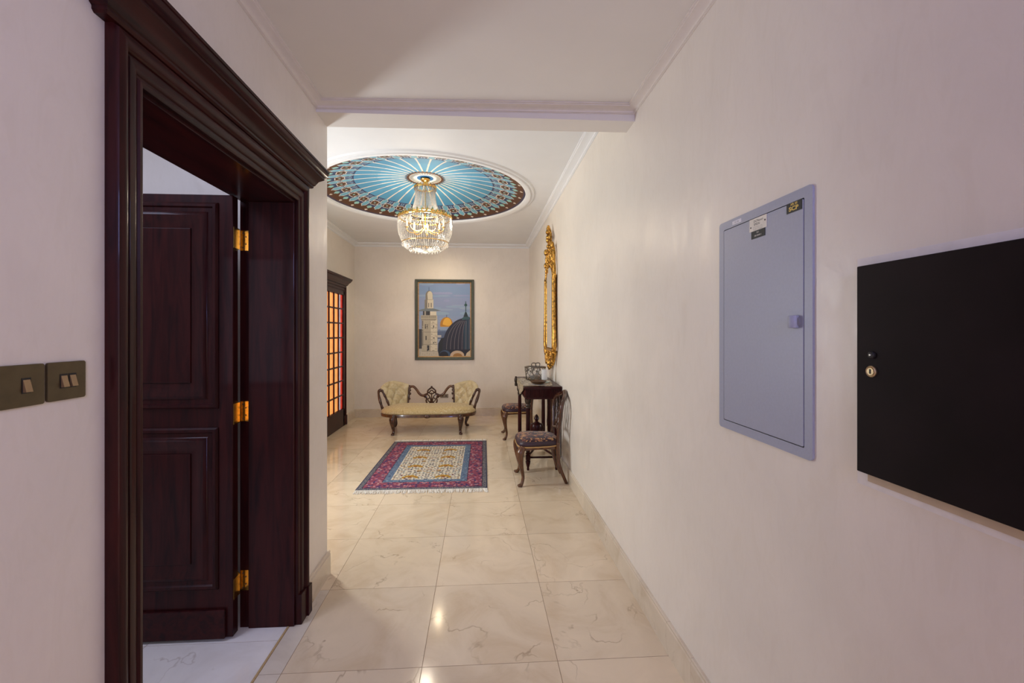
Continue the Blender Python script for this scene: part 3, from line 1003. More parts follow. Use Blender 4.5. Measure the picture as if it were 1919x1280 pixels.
# minaret
fld(dk, R_(0, 610, 40, 870))
fld((0.45, 0.42, 0.36), R_(0, 870, 60, 970))
fld(stone, R_(40, 480, 250, 970))
fld((0.70, 0.64, 0.50), R_(160, 430, 245, 970))
fld(stoneS, R_(40, 480, 60, 830))
fld(stone, [(28, 425), (240, 425), (240, 480), (215, 500), (50, 500), (28, 480)])
for k in range(12):
    fld(stoneD, R_(34 + k * 17, 432, 40 + k * 17, 462))
    fld(stoneD, R_(34 + k * 17, 478, 44 + k * 17, 492))
fld(dk, R_(55, 370, 150, 425))
fld((0.72, 0.66, 0.52), R_(150, 375, 235, 425))
fld((0.40, 0.36, 0.30), R_(75, 372, 95, 425))
fld((0.17, 0.20, 0.21), [(0, 360), (75, 338), (205, 338), (298, 365), (230, 372), (0, 372)])
fld(stoneS, R_(78, 220, 195, 338))
fld((0.64, 0.58, 0.45), R_(115, 215, 195, 335))
for k in range(3):
    fld(stoneD, R_(92 + k * 34, 262, 104 + k * 34, 322))
fld(stoneS, [(90, 222)] + [(138 + 48 * math.cos(a), 165 - 65 * math.sin(a)) for a in np.linspace(PI, 0, 16)] + [(186, 222)])
fld((0.62, 0.57, 0.45), [(120, 218)] + [(148 + 36 * math.cos(a), 165 - 58 * math.sin(a)) for a in np.linspace(PI * 0.9, 0, 14)] + [(184, 218)])
fld(dk, R_(134, 52, 138, 102))
for y_ in (648, 810, 900):
    fld(stoneS, R_(40, y_, 250, y_ + 5))
for x_, y_, w_, h_ in ((82, 545, 13, 60), (105, 545, 13, 60), (192, 560, 12, 38), (90, 700, 14, 55), (195, 720, 14, 20), (110, 825, 30, 80), (188, 785, 20, 16), (222, 780, 10, 14)):
    fld(dk, R_(x_, y_, x_ + w_, y_ + h_))
random.seed(11)
for k in range(120):
    x_, y_ = random.uniform(44, 240), random.uniform(505, 960)
    g_ = random.uniform(0.75, 1.1)
    fld(tuple(c * g_ for c in stone), R_(x_, y_, x_ + random.uniform(8, 26), y_ + random.uniform(4, 12)))
fld((0.55, 0.50, 0.40), R_(20, 905, 285, 970))
for k in range(9):
    fld(stoneD, R_(20 + 30 * k, 915 + (k % 3) * 14, 22 + 30 * k, 945 + (k % 3) * 8))
# dark trees and the big ribbed dome
fld((0.015, 0.018, 0.02), [(255, 900), (260, 800), (300, 730), (350, 720), (420, 800), (430, 970), (270, 970)])
DXc, DYb = 640, 890
def dome_pt(a, k=1.0):
    return (DXc + k * 325 * math.cos(a), 880 - 420 * math.sin(a) ** 0.92)
big = [dome_pt(a) for a in np.linspace(PI, 1.42, 26)]
big = [(min(690, p[0]), p[1]) for p in big]
fld((0.020, 0.022, 0.038), [(325, 900)] + big + [(690, 462), (690, 970), (430, 970)])
fld((0.022, 0.050, 0.075), [(640, 465), (690, 470), (690, 880), (600, 880), (600, 600)])
fld((0.015, 0.015, 0.022), [(300, 890), (690, 885), (690, 970), (300, 970)])
for k in range(7):
    q_ = 0.83 - 0.16 * k
    pts = [(min(688, DXc + q_ * 325 * math.cos(a)), 880 - 400 * math.sin(a) ** 0.92) for a in np.linspace(PI, 1.9, 14)]
    if q_ < 0.02:
        pts = [(DXc - q_ * 325 * 0.9, 480 + 28 * j) for j in range(15)]
    for p0_, p1_ in zip(pts[:-1], pts[1:]):
        fld((0.26, 0.22, 0.22), [(p0_[0] - 2, p0_[1]), (p1_[0] - 2, p1_[1]), (p1_[0] + 2.5, p1_[1]), (p0_[0] + 2.5, p0_[1])])
fld((0.04, 0.10, 0.11), [(575, 468), (610, 440), (660, 440), (690, 455), (690, 475), (580, 490)])
fld((0.015, 0.03, 0.03), [(598, 445), (620, 385), (640, 385), (662, 445)])
fld((0.02, 0.07, 0.06), R_(624, 240, 634, 390))
fld((0.02, 0.08, 0.065), [(606, 290), (629, 260), (652, 290), (629, 315)])
fld((0.05, 0.09, 0.16), [(270, 970)] + [(350 + 75 * math.cos(a), 955 - 65 * math.sin(a)) for a in np.linspace(PI, 0, 14)] + [(425, 970)])
fld((0.01, 0.012, 0.02), [(285, 970)] + [(335 + 60 * math.cos(a), 960 - 55 * math.sin(a)) for a in np.linspace(PI, 0, 14)] + [(395, 970)])
fld((0.60, 0.46, 0.32), [(420, 970)] + [(515 + 95 * math.cos(a), 965 - 70 * math.sin(a)) for a in np.linspace(PI, 0, 16)] + [(610, 970)])
fld((0.36, 0.18, 0.05), [(460, 970)] + [(520 + 62 * math.cos(a), 968 - 38 * math.sin(a)) for a in np.linspace(PI, 0, 14)] + [(582, 970)])
fld((0.62, 0.52, 0.36), [(625, 970), (640, 930), (690, 890), (690, 970)])
vs, fs, cs = [], [], []
for i, (c_, pts) in enumerate(fields):
    n = len(vs)
    yy_ = YB - 0.0102 - 0.00002 * i
    for px, py in pts:
        px = min(690, max(0, px)); py = min(970, max(0, py))
        vs.append((QX0 + px / 690 * (QX1 - QX0), yy_, QZ1 - py / 970 * (QZ1 - QZ0)))
    fs.append(tuple(range(n, n + len(pts))))
    cs += [(*c_, 1)] * len(pts)
me = bpy.data.meshes.new('print')
me.from_pydata(vs, [], fs)
me.attributes.new('paint', 'FLOAT_COLOR', 'CORNER').data.foreach_set('color', np.array(cs, np.float32).ravel())
pr = link('print', me, attr_mat('picture_print', 0.35), pic)
pr['label'] = 'print of a stone minaret, a golden dome and a dark ribbed dome under a blue sky'

# ---- wall socket behind the settee
M_SOCK = plain('grey_brown_plate', (0.24, 0.19, 0.14), 0.5)
so = thing('wall_socket', 'small grey socket plate low on the back wall behind the settee rail', 'socket', (-0.615, YB, 0.325))
sx0, sz0 = -0.685, 0.325
MB().box(sx0, sx0 + 0.14, YB - 0.010, YB, sz0, sz0 + 0.066).build('plate', M_SOCK, so, bevel=0.002)
for k in (0.035, 0.095):
    MB().box(sx0 + k, sx0 + k + 0.016, YB - 0.012, YB - 0.0095, sz0 + 0.02, sz0 + 0.044).build('outlet', M_BLACK, so)

# ---- recessed picture light
dl = thing('ceiling_downlight', 'small recessed downlight in the lobby ceiling before the picture', 'lamp', (-0.64, 6.70, ZL))
lx, ly = -0.64, 6.70
MB().lathe([(0.034, 0.002), (0.048, 0.002), (0.048, -0.006), (0.036, -0.008), (0.034, -0.004)], (lx, ly, ZL), 24).build('rim', M_CORN, dl, smooth='auto')
MB().lathe([(0.032, 0.001), (0.032, -0.003), (0.02, -0.004)], (lx, ly, ZL), 20).build('bulb', emit('warm_bulb', (1.0, 0.70, 0.34), 60), dl)
sp = bpy.data.lights.new('downlight_beam', 'SPOT')
sp.energy, sp.color, sp.spot_size, sp.spot_blend, sp.shadow_soft_size = 34, (1.0, 0.82, 0.56), 2.75, 1.0, 0.03
spo = bpy.data.objects.new('downlight_beam', sp)
COL.objects.link(spo)
spo.parent = dl
spo.location = (0, 0, -0.02)
spo.rotation_euler = (math.radians(6), 0, 0)

# ---- chandelier
CX_, CY_ = DC
ch = thing('chandelier', 'gilt and crystal basket chandelier hanging from the painted dome', 'chandelier', (CX_, CY_, 2.36))
zt = 3.195
MB().lathe([(0.001, 0.0), (0.045, -0.002), (0.055, -0.014), (0.048, -0.028), (0.030, -0.040), (0.016, -0.050), (0.016, -0.066), (0.026, -0.074), (0.012, -0.086), (0.001, -0.088)],
           (CX_, CY_, zt), 24).build('canopy', M_GOLD, ch, smooth='auto')
MB().tube([(CX_, CY_, zt - 0.06), (CX_, CY_, 2.62)], 0.008, 10).build('stem', M_GOLD, ch)


def hoop(r, z, tr_, name, leaves=0, lh=0.03):
    b_ = MB().tube([(CX_ + r * math.cos(a), CY_ + r * math.sin(a), z) for a in np.linspace(0, 2 * PI, 48, endpoint=False)], tr_, 6, True)
    for k in range(leaves):
        a = 2 * PI * k / leaves
        x_, y_ = CX_ + (r + 0.006) * math.cos(a), CY_ + (r + 0.006) * math.sin(a)
        b_.octa((x_, y_, z + lh * 0.4), 0.010, lh)
    return b_.build(name, M_GOLD, ch)


hoop(0.112, 3.085, 0.008, 'top_hoop', 20, 0.024)
hoop(0.165, 2.80, 0.007, 'waist_hoop', 0)
hoop(0.285, 2.745, 0.010, 'main_hoop', 36, 0.030)
hoop(0.240, 2.780, 0.006, 'upper_hoop', 28, 0.022)
hoop(0.255, 2.47, 0.005, 'lower_hoop')
hoop(0.170, 2.40, 0.005, 'bottom_hoop')
arms = 8
M_ARM = plain('dull_gold', (0.42, 0.26, 0.09), 0.45, 0.8, 0.15, 60)
for k in range(arms):
    a = 2 * PI * k / arms
    c_, s_ = math.cos(a), math.sin(a)
    p_ = bez([(CX_ + r_ * c_, CY_ + r_ * s_, z_) for r_, z_ in ((0.006, 2.66), (0.07, 2.60), (0.15, 2.585), (0.20, 2.61), (0.205, 2.64))], 6)
    ar = MB().tube(p_, 0.006, 6)
    ar.lathe([(0.004, 0), (0.020, 0.006), (0.022, 0.014), (0.008, 0.016)], (CX_ + 0.205 * c_, CY_ + 0.205 * s_, 2.638), 12)
    arm = ar.build('arm', M_ARM, ch, smooth='auto')
    MB().lathe([(0.010, 0), (0.010, 0.03), (0.013, 0.04), (0.014, 0.052), (0.008, 0.075), (0.001, 0.092)], (CX_ + 0.205 * c_, CY_ + 0.205 * s_, 2.655), 10).build('bulb', emit('candle_bulb', (1.0, 0.80, 0.55), 1.2) if k == 0 else bpy.data.materials['candle_bulb'], arm, smooth=True)
random.seed(5)


def strands(name, specs):
    b_ = MB()
    for f, nb, r_, h_ in specs:
        for i in range(nb):
            p = f((i + 0.5) / nb)
            b_.octa(p, r_, h_)
    o = b_.build(name, M_CRYS, ch)
    o['kind'] = 'stuff'
    return o


sp_ = []
for k in range(60):
    a = 2 * PI * k / 60
    def f(t_, a=a):
        r_ = 0.112 + (0.158 - 0.112) * t_ ** 1.5 - 0.012 * math.sin(PI * t_)
        return (CX_ + r_ * math.cos(a), CY_ + r_ * math.sin(a), 3.08 - 0.275 * t_)
    sp_.append((f, 22, 0.0058, 0.0064))
strands('neck_strands', sp_)
sp_ = []
for k in range(48):
    a = 2 * PI * k / 48
    def f(t_, a=a):
        r_ = 0.158 + (0.285 - 0.158) * t_
        return (CX_ + r_ * math.cos(a), CY_ + r_ * math.sin(a), 2.80 - 0.05 * t_ - 0.03 * math.sin(PI * t_))
    sp_.append((f, 10, 0.0062, 0.0062))
strands('shoulder_strands', sp_)
sp_ = []
for k in range(72):
    a = 2 * PI * k / 72
    def f(t_, a=a):
        r_ = 0.297 - 0.05 * t_ ** 2.2 + 0.012 * math.sin(PI * t_)
        return (CX_ + r_ * math.cos(a), CY_ + r_ * math.sin(a), 2.735 - 0.27 * t_)
    sp_.append((f, 20, 0.0066, 0.0070))
for k in range(54):
    a = 2 * PI * (k + 0.5) / 54
    def f(t_, a=a):
        r_ = 0.255 - 0.085 * t_ ** 1.3
        return (CX_ + r_ * math.cos(a), CY_ + r_ * math.sin(a), 2.47 - 0.075 * t_ - 0.02 * math.sin(PI * t_))
    sp_.append((f, 9, 0.0066, 0.0070))
for k in range(40):
    a = 2 * PI * k / 40
    def f(t_, a=a):
        r_ = 0.17 - 0.14 * t_
        return (CX_ + r_ * math.cos(a), CY_ + r_ * math.sin(a), 2.40 - 0.04 * t_)
    sp_.append((f, 9, 0.0066, 0.0066))
strands('basket_strands', sp_)
dp = MB()
for k in range(36):
    a = 2 * PI * k / 36
    dp.octa((CX_ + 0.255 * math.cos(a), CY_ + 0.255 * math.sin(a), 2.445), 0.008, 0.022)
for k in range(26):
    a = 2 * PI * k / 26
    dp.octa((CX_ + 0.17 * math.cos(a), CY_ + 0.17 * math.sin(a), 2.385), 0.008, 0.018)
for k in range(22):
    a = 2 * PI * k / 22
    dp.octa((CX_ + 0.118 * math.cos(a), CY_ + 0.118 * math.sin(a), 3.07), 0.010, 0.022)
o = dp.build('crystal_drops', M_CRYS, ch)
o['kind'] = 'stuff'
for k, (dx, dy, z_, e_) in enumerate(((0, 0, 2.70, 19), (0, 0, 2.50, 17))):
    pl = bpy.data.lights.new('chandelier_light', 'POINT')
    pl.energy, pl.color, pl.shadow_soft_size = e_, (1.0, 0.87, 0.68), 0.06
    po = bpy.data.objects.new('chandelier_light', pl)
    COL.objects.link(po)
    po.parent = ch
    po.location = (dx, dy, z_ - 2.36)

# ---- rug
rug = thing('rug', 'persian rug with ivory field, gold palmettes and crimson border on the marble floor', 'rug', (-0.53, 4.905, 0))
rug.rotation_euler = (0, 0, math.radians(-0.6))
RU, RV = 0.612, 0.885


def rug_mesh():
    nu, nv = 204, 296
    u = np.linspace(-RU, RU, nu + 1)
    v = np.linspace(-RV, RV, nv + 1)
    U, Vv = np.meshgrid(u, v, indexing='ij')
    rng = np.random.RandomState(4)
    Z = 0.006 + 0.0006 * rng.rand(*U.shape)
    P = np.stack([U, Vv, Z], -1).reshape(-1, 3)
    i, k = np.meshgrid(np.arange(nu), np.arange(nv), indexing='ij')
    w_ = nv + 1
    F = np.stack([i * w_ + k, (i + 1) * w_ + k, (i + 1) * w_ + k + 1, i * w_ + k + 1], -1).reshape(-1, 4)
    uc = ((u[:-1] + u[1:]) / 2)[:, None] * np.ones((1, nv))
    vc = ((v[:-1] + v[1:]) / 2)[None, :] * np.ones((nu, 1))
    e = np.minimum(RU - np.abs(uc), RV - np.abs(vc))
    C = np.zeros((nu, nv, 3))
    C[:] = (0.66, 0.60, 0.48)
    au = np.abs(uc)

    def blob(cx, cy, rx, ry, col, region=None):
        mk = ((au - cx) / rx) ** 2 + ((vc - cy) / ry) ** 2 < 1
        if region is not None:
            mk &= region
        C[mk] = col
    inner = e > 0.272
    cols = [(0.05, 0.045, 0.10), (0.14, 0.03, 0.05), (0.08, 0.05, 0.03), (0.05, 0.10, 0.16), (0.05, 0.045, 0.10), (0.34, 0.20, 0.06)]
    gu = np.arange(0.015, 0.35, 0.034)
    gv = np.arange(-0.62, 0.63, 0.030)
    for a_ in gu:
        for b_ in gv:
            cx, cy = a_ + rng.uniform(-.009, .009), b_ + rng.uniform(-.008, .008)
            c_ = cols[rng.randint(len(cols))]
            rx, ry = rng.uniform(.009, .016), rng.uniform(.006, .011)
            mk = inner & (np.abs(au - cx) / rx + np.abs(vc - cy) / ry < 1.25)
            C[mk] = c_
    gold = (0.42, 0.22, 0.03)
    for cy in (-0.53, -0.19, 0.14, 0.45):
        for k_ in range(-3, 4):
            blob(0.165 + 0.022 * k_, cy + 0.020 - 0.006 * k_ * k_ * 0.7, 0.016, 0.030, gold, inner)
        blob(0.165, cy - 0.012, 0.02, 0.02, (0.28, 0.10, 0.03), inner)
    for cy in (-0.36, -0.02, 0.29):
        blob(0.10, cy, 0.028, 0.014, (0.36, 0.20, 0.05), inner)
        blob(0.10, cy + 0.035, 0.020, 0.010, (0.40, 0.22, 0.05), inner)
    # blue inner guard
    C[(e <= 0.272) & (e > 0.200)] = (0.085, 0.13, 0.22)
    n1 = rng.rand(nu, nv)
    C[(e <= 0.268) & (e > 0.204) & (n1 > 0.6)] = (0.18, 0.24, 0.31)
    gb = (e <= 0.266) & (e > 0.206)
    for _ in range(420):
        cx, cy = rng.uniform(0, RU), rng.uniform(-RV, RV)
        c_ = [(0.05, 0.07, 0.15), (0.22, 0.30, 0.38), (0.28, 0.16, 0.20), (0.07, 0.11, 0.20)][rng.randint(4)]
        blob(cx, cy, rng.uniform(.006, .014), rng.uniform(.006, .014), c_, gb)
    C[(e <= 0.206) & (e > 0.198)] = (0.03, 0.03, 0.06)
    # crimson border
    b_ = (e <= 0.198) & (e > 0.052)
    C[b_] = (0.24, 0.06, 0.095)
    for _ in range(1500):
        cx, cy = rng.uniform(0, RU), rng.uniform(-RV, RV)
        c_ = [(0.06, 0.04, 0.12), (0.42, 0.16, 0.21), (0.05, 0.05, 0.13), (0.34, 0.09, 0.13), (0.10, 0.03, 0.07), (0.48, 0.27, 0.27)][rng.randint(6)]
        r1, r2 = rng.uniform(.006, .018), rng.uniform(.006, .018)
        blob(cx, cy, r1, r2, c_, b_)
    # outer guard
    g_ = (e <= 0.052)
    C[g_] = (0.10, 0.11, 0.15)
    C[g_ & (n1 > 0.62)] = (0.24, 0.22, 0.20)
    C[g_ & (n1 < 0.25)] = (0.05, 0.035, 0.07)
    C[(e <= 0.056) & (e > 0.048)] = (0.04, 0.03, 0.05)
    C[e < 0.010] = (0.06, 0.06, 0.09)
    C *= (0.88 + 0.24 * rng.rand(nu, nv))[..., None]
    me = bpy.data.meshes.new('pile')
    P, F = P.tolist(), F.tolist()
    n = len(P)
    # rim
    P += [(-RU, -RV, 0.0005), (RU, -RV, 0.0005), (RU, RV, 0.0005), (-RU, RV, 0.0005)]
    me.from_pydata(P, [], F + [(n + 3, n + 2, n + 1, n)])
    cc = np.concatenate([np.repeat(np.concatenate([C.reshape(-1, 3), np.ones((nu * nv, 1))], 1), 4, axis=0), np.full((4, 4), 0.1)], 0)
    me.attributes.new('paint', 'FLOAT_COLOR', 'CORNER').data.foreach_set('color', cc.astype(np.float32).ravel())
    return me


link('pile', rug_mesh(), attr_mat('rug_wool', 0.9, 260, 0.15), rug, (0, 0, 0))
M_FRINGE = plain('fringe_cotton', (0.85, 0.81, 0.74), 0.9)
random.seed(9)
for sgn in (-1, 1):
    b_ = MB()
    x_ = -RU + 0.004
    while x_ < RU:
        L = random.uniform(0.065, 0.100)
        dx = random.uniform(-0.02, 0.02) + (0.012 if random.random() < 0.5 else -0.006)
        y_ = sgn * RV
        b_.tube([(x_, y_ - sgn * 0.004, 0.005), (x_ + dx * 0.4, y_ + sgn * L * 0.5, 0.006), (x_ + dx, y_ + sgn * L, 0.003)], [0.0028, 0.0032, 0.0018], 4)
        x_ += random.uniform(0.0035, 0.006)
    o = link('fringe', b_.mesh('fringe'), M_FRINGE, rug, (0, 0, 0))
    o['kind'] = 'stuff'

# ---- fabrics
def pattern_fabric(name, base, motif1, motif2, scale, th=(0.50, 0.56), rough=0.85, detail=2.0):
    m, nt, b = nodes_of(name)
    tc = N(nt, 'ShaderNodeTexCoord')
    n1 = N(nt, 'ShaderNodeTexNoise', Scale=scale, Detail=detail, Distortion=1.4)
    n2 = N(nt, 'ShaderNodeTexNoise', Scale=scale * 1.9, Detail=1.0, Distortion=0.6)
    nt.links.new(tc.outputs['Object'], n1.inputs['Vector'])
    nt.links.new(tc.outputs['Object'], n2.inputs['Vector'])
    mc = ramp(nt, n2.outputs[0], [(0.42, motif1), (0.58, motif2)])
    mk = ramp(nt, n1.outputs[0], [(th[0], (0, 0, 0)), (th[1], (1, 1, 1))])
    mx = N(nt, 'ShaderNodeMixRGB')
    nt.links.new(mk, mx.inputs[0])
    mx.inputs[1].default_value = (*base, 1)
    nt.links.new(mc, mx.inputs[2])
    nt.links.new(mx.outputs[0], b.inputs['Base Color'])
    b.inputs['Roughness'].default_value = rough
    b.inputs['Specular IOR Level'].default_value = 0.3
    b.inputs['Sheen Weight'].default_value = 0.2
    return m


M_BROC = pattern_fabric('gold_brocade', (0.56, 0.43, 0.21), (0.44, 0.31, 0.13), (0.66, 0.55, 0.33), 26, (0.46, 0.60), 0.6)
M_TUFT = pattern_fabric('cream_satin', (0.58, 0.48, 0.28), (0.52, 0.41, 0.22), (0.66, 0.58, 0.40), 14, (0.42, 0.62), 0.5)
M_NEEDLE = pattern_fabric('needlepoint', (0.030, 0.010, 0.018), (0.50, 0.27, 0.10), (0.20, 0.06, 0.04), 17, (0.515, 0.54))
M_PLUM = plain('plum_velvet', (0.030, 0.010, 0.020), 0.45, vary=0.2)


def cabriole(p_top, out, h, r, n=10):
    """curved leg from the top point down; out = unit vector (x, y) to the outside"""
    x, y, z = p_top
    ox, oy = out
    prof = [(0.000, 1.00, 1.5), (0.030, 0.86, 1.75), (0.034, 0.70, 1.45), (0.016, 0.45, 1.0), (-0.004, 0.24, 0.75), (0.006, 0.10, 0.72), (0.028, 0.035, 0.95), (0.034, 0.0, 0.85)]
    pts = bez([(x + ox * a, y + oy * a, z - h + h * b) for a, b, _ in prof], 5)
    return MB().tube(pts, lerp_list([c * r for _, _, c in prof], len(pts)), n)


# ---- chairs, facing -X, backs to the right wall
def make_chair(label):
    ox, oy = 0.605, 4.255
    t_ = thing('side_chair', label, 'chair', (ox, oy, 0), 'carved side chairs along the right wall')
    g = lambda x, y, z: (ox + x, oy + y, z)
    # seat outline: bowed front, narrower at the back
    out = []
    for k in range(48):
        a = 2 * PI * k / 48
        c_, s_ = math.cos(a), math.sin(a)
        x = 0.205 * (abs(c_) ** 0.55) * (1 if c_ > 0 else -1)
        wdt = 0.232 - 0.055 * ((x + 0.205) / 0.41)
        y = wdt * (abs(s_) ** 0.5) * (1 if s_ > 0 else -1)
        out.append((x - 0.035, y))
    def shell(levels):
        vs, fs = [], []
        n = len(out)
        for sc, z, ser in levels:
            for k, (x, y) in enumerate(out):
                zz_ = z + ser * (0.5 + 0.5 * math.cos(4 * (2 * PI * k / n)))
                vs.append(g((x + 0.035) * sc - 0.035, y * sc, zz_))
        for i in range(len(levels) - 1):
            for k in range(n):
                l = (k + 1) % n
                fs.append((i * n + k, i * n + l, (i + 1) * n + l, (i + 1) * n + k))
        fs.append(tuple(range(n)))
        fs.append(tuple((len(levels) - 1) * n + k for k in reversed(range(n))))
        return MB().add(vs, fs)
    shell([(0.90, 0.335, 0.012), (0.99, 0.335, 0.012), (1.0, 0.345, 0.008), (0.99, 0.372, 0), (0.90, 0.372, 0)]).build('seat_rail', M_WALNUT, t_, smooth='auto')
    shell([(0.97, 0.372, 0), (1.03, 0.384, 0), (1.035, 0.398, 0), (1.0, 0.415, 0), (0.95, 0.424, 0)]).build('seat_border', M_PLUM, t_, smooth=True)
    shell([(0.955, 0.421, 0), (0.93, 0.430, 0), (0.78, 0.442, 0), (0.5, 0.449, 0), (0.2, 0.452, 0), (0.02, 0.452, 0)]).build('seat', M_NEEDLE, t_, smooth=True)
    MB().tube([g((x + 0.035) * 1.012 - 0.035, y * 1.012, 0.372) for x, y in out], 0.006, 6, True).build('gimp_trim', plain('gold_gimp', (0.55, 0.33, 0.12), 0.5) if 'gold_gimp' not in bpy.data.materials else bpy.data.materials['gold_gimp'], t_)
    for s_ in (-1, 1):
        d_ = Vector((-0.75, s_ * 0.66)).normalized()
        lg = cabriole(g(-0.195, s_ * 0.190, 0.372), (d_.x, d_.y), 0.372, 0.021)
        lg.ball(g(-0.215, s_ * 0.205, 0.340), 0.030, 10, 6, (0.9, 0.9, 1))
        lg.ball(g(-0.228, s_ * 0.213, 0.014), 0.018, 8, 6, (1.2, 1.2, 0.8))
        lg.build('front_leg', M_WALNUT, t_, smooth=True)
        p_ = bez([g(0.150, s_ * 0.150, 0.40), g(0.150, s_ * 0.150, 0.33), g(0.165, s_ * 0.150, 0.18), g(0.235, s_ * 0.150, 0.0)], 6)
        MB().tube(p_, lerp_list([0.022, 0.020, 0.018, 0.015], len(p_)), 8).build('rear_leg', M_WALNUT, t_, smooth=True)
    # balloon back: curved in plan and raked
    def bp(y, z):
        t2 = (z - 0.40) / 0.45
        return g(0.150 + 0.095 * max(0, t2) ** 1.2 - 1.1 * y * y * min(1, max(0, t2)) * 1.2, y, z)
    loop = [(-0.150, 0.36), (-0.152, 0.44), (-0.158, 0.52), (-0.182, 0.62), (-0.205, 0.70), (-0.200, 0.765), (-0.160, 0.815), (-0.080, 0.838), (0, 0.862),
            (0.080, 0.838), (0.160, 0.815), (0.200, 0.765), (0.205, 0.70), (0.182, 0.62), (0.158, 0.52), (0.152, 0.44), (0.150, 0.36)]
    p_ = bez([bp(*q) for q in loop], 5)
    MB().tube(p_, lerp_list([0.020, 0.019, 0.017, 0.018, 0.019, 0.020, 0.021, 0.024, 0.030, 0.024, 0.021, 0.020, 0.019, 0.018, 0.017, 0.019, 0.020], len(p_)), 8).build('back_frame', M_ROSE, t_, smooth=True)
    MB().tube([bp(y, 0.505 + 0.012 * math.cos(y * 18)) for y in np.linspace(-0.158, 0.158, 14)], 0.014, 8).build('cross_rail', M_ROSE, t_, smooth=True)
    sp = MB()
    for s_ in (-1, 1):
        for q in ([(0.012, 0.51), (0.060, 0.58), (0.085, 0.66), (0.045, 0.745), (0.015, 0.84)],
                  [(0.060, 0.51), (0.030, 0.58), (0.018, 0.66), (0.075, 0.745), (0.120, 0.815)],
                  [(0.110, 0.515), (0.085, 0.575), (0.120, 0.66), (0.135, 0.73), (0.168, 0.79)]):
            pp = bez([bp(s_ * y, z) for y, z in q], 6)
            sp.tube(pp, 0.0095, 6)
    for y, z in ((0, 0.60), (0, 0.72), (0, 0.80), (-0.08, 0.66), (0.08, 0.66)):
        sp.ball(bp(y, z), 0.016, 8, 6, (0.7, 1, 1.3))
    sp.build('splat', M_ROSE, t_, smooth=True)
    cr = MB()
    for y, z, r_ in ((0, 0.872, 0.020), (-0.028, 0.862, 0.016), (0.028, 0.862, 0.016), (-0.055, 0.852, 0.013), (0.055, 0.852, 0.013)):
        cr.ball(bp(y, z), r_, 8, 6, (0.8, 1, 1))
    cr.build('crest_carving', M_ROSE, t_, smooth=True)
    return t_


chair1 = make_chair('carved balloon-back chair with needlepoint seat, nearest to the viewer before the console')
chair2 = copy_tree(chair1)
chair2.location = (0.56, 6.02, 0)
chair2['label'] = 'carved needlepoint chair beyond the console table, only its seat and a front leg showing'

# ---- settee
SX, SY = -0.752, 6.47
st = thing('settee', 'small conversation settee with two tufted cream backs and carved rail', 'settee', (SX, SY, 0))
sg = lambda x, y, z: (SX + x, SY + y, z)
out = []
for k in range(72):
    a = 2 * PI * k / 72
    c_, s_ = math.cos(a), math.sin(a)
    x = 0.700 * (abs(c_) ** 0.62) * (1 if c_ > 0 else -1)
    y = 0.305 * (abs(s_) ** 0.62) * (1 if s_ > 0 else -1)
    out.append((x, y))


def sshell(levels):
    vs, fs = [], []
    n = len(out)
    for sc, z in levels:
        for x, y in out:
            L_ = math.hypot(x, y)
            vs.append(sg(x - x / L_ * sc, y - y / L_ * min(sc, 0.304), z))
    for i in range(len(levels) - 1):
        for k in range(n):
            l = (k + 1) % n
            fs.append((i * n + k, i * n + l, (i + 1) * n + l, (i + 1) * n + k))
    fs.append(tuple(range(n)))
    fs.append(tuple((len(levels) - 1) * n + k for k in reversed(range(n))))
    return MB().add(vs, fs)


sshell([(0.06, 0.243), (0.008, 0.243), (0.0, 0.250), (0.004, 0.262), (-0.004, 0.270), (0.002, 0.284), (0.06, 0.284)]).build('seat_rail', M_WALNUT, st, smooth='auto')
sshell([(0.03, 0.280), (0.006, 0.290), (0.004, 0.308), (0.016, 0.336), (0.05, 0.358), (0.12, 0.374), (0.20, 0.382), (0.28, 0.386)]).build('seat_cushion', M_BROC, st, smooth=True)
MB().ball(sg(0, -0.306, 0.262), 0.03, 12, 8, (1.6, 0.5, 0.9)).build('rail_cartouche', M_ROSE, st, smooth=True)
for sx_, sy_, ox_, oy_ in ((-0.475, -0.285, -0.25, -0.97), (0.475, -0.285, 0.25, -0.97), (-0.54, 0.24, -0.8, 0.6), (0.54, 0.24, 0.8, 0.6)):
    lg = cabriole(sg(sx_, sy_, 0.262), (ox_, oy_), 0.262, 0.027)
    if sy_ < 0:
        lg.ball(sg(sx_, sy_ - 0.022, 0.262), 0.040, 12, 8, (0.9, 0.7, 0.85))
        lg.ball(sg(sx_, sy_ - 0.04, 0.235), 0.022, 8, 6)
    lg.build('leg', M_ROSE, st, smooth=True)


def qbez(a, b, c, t_):
    return a * (1 - t_) ** 2 + b * 2 * t_ * (1 - t_) + c * t_ ** 2


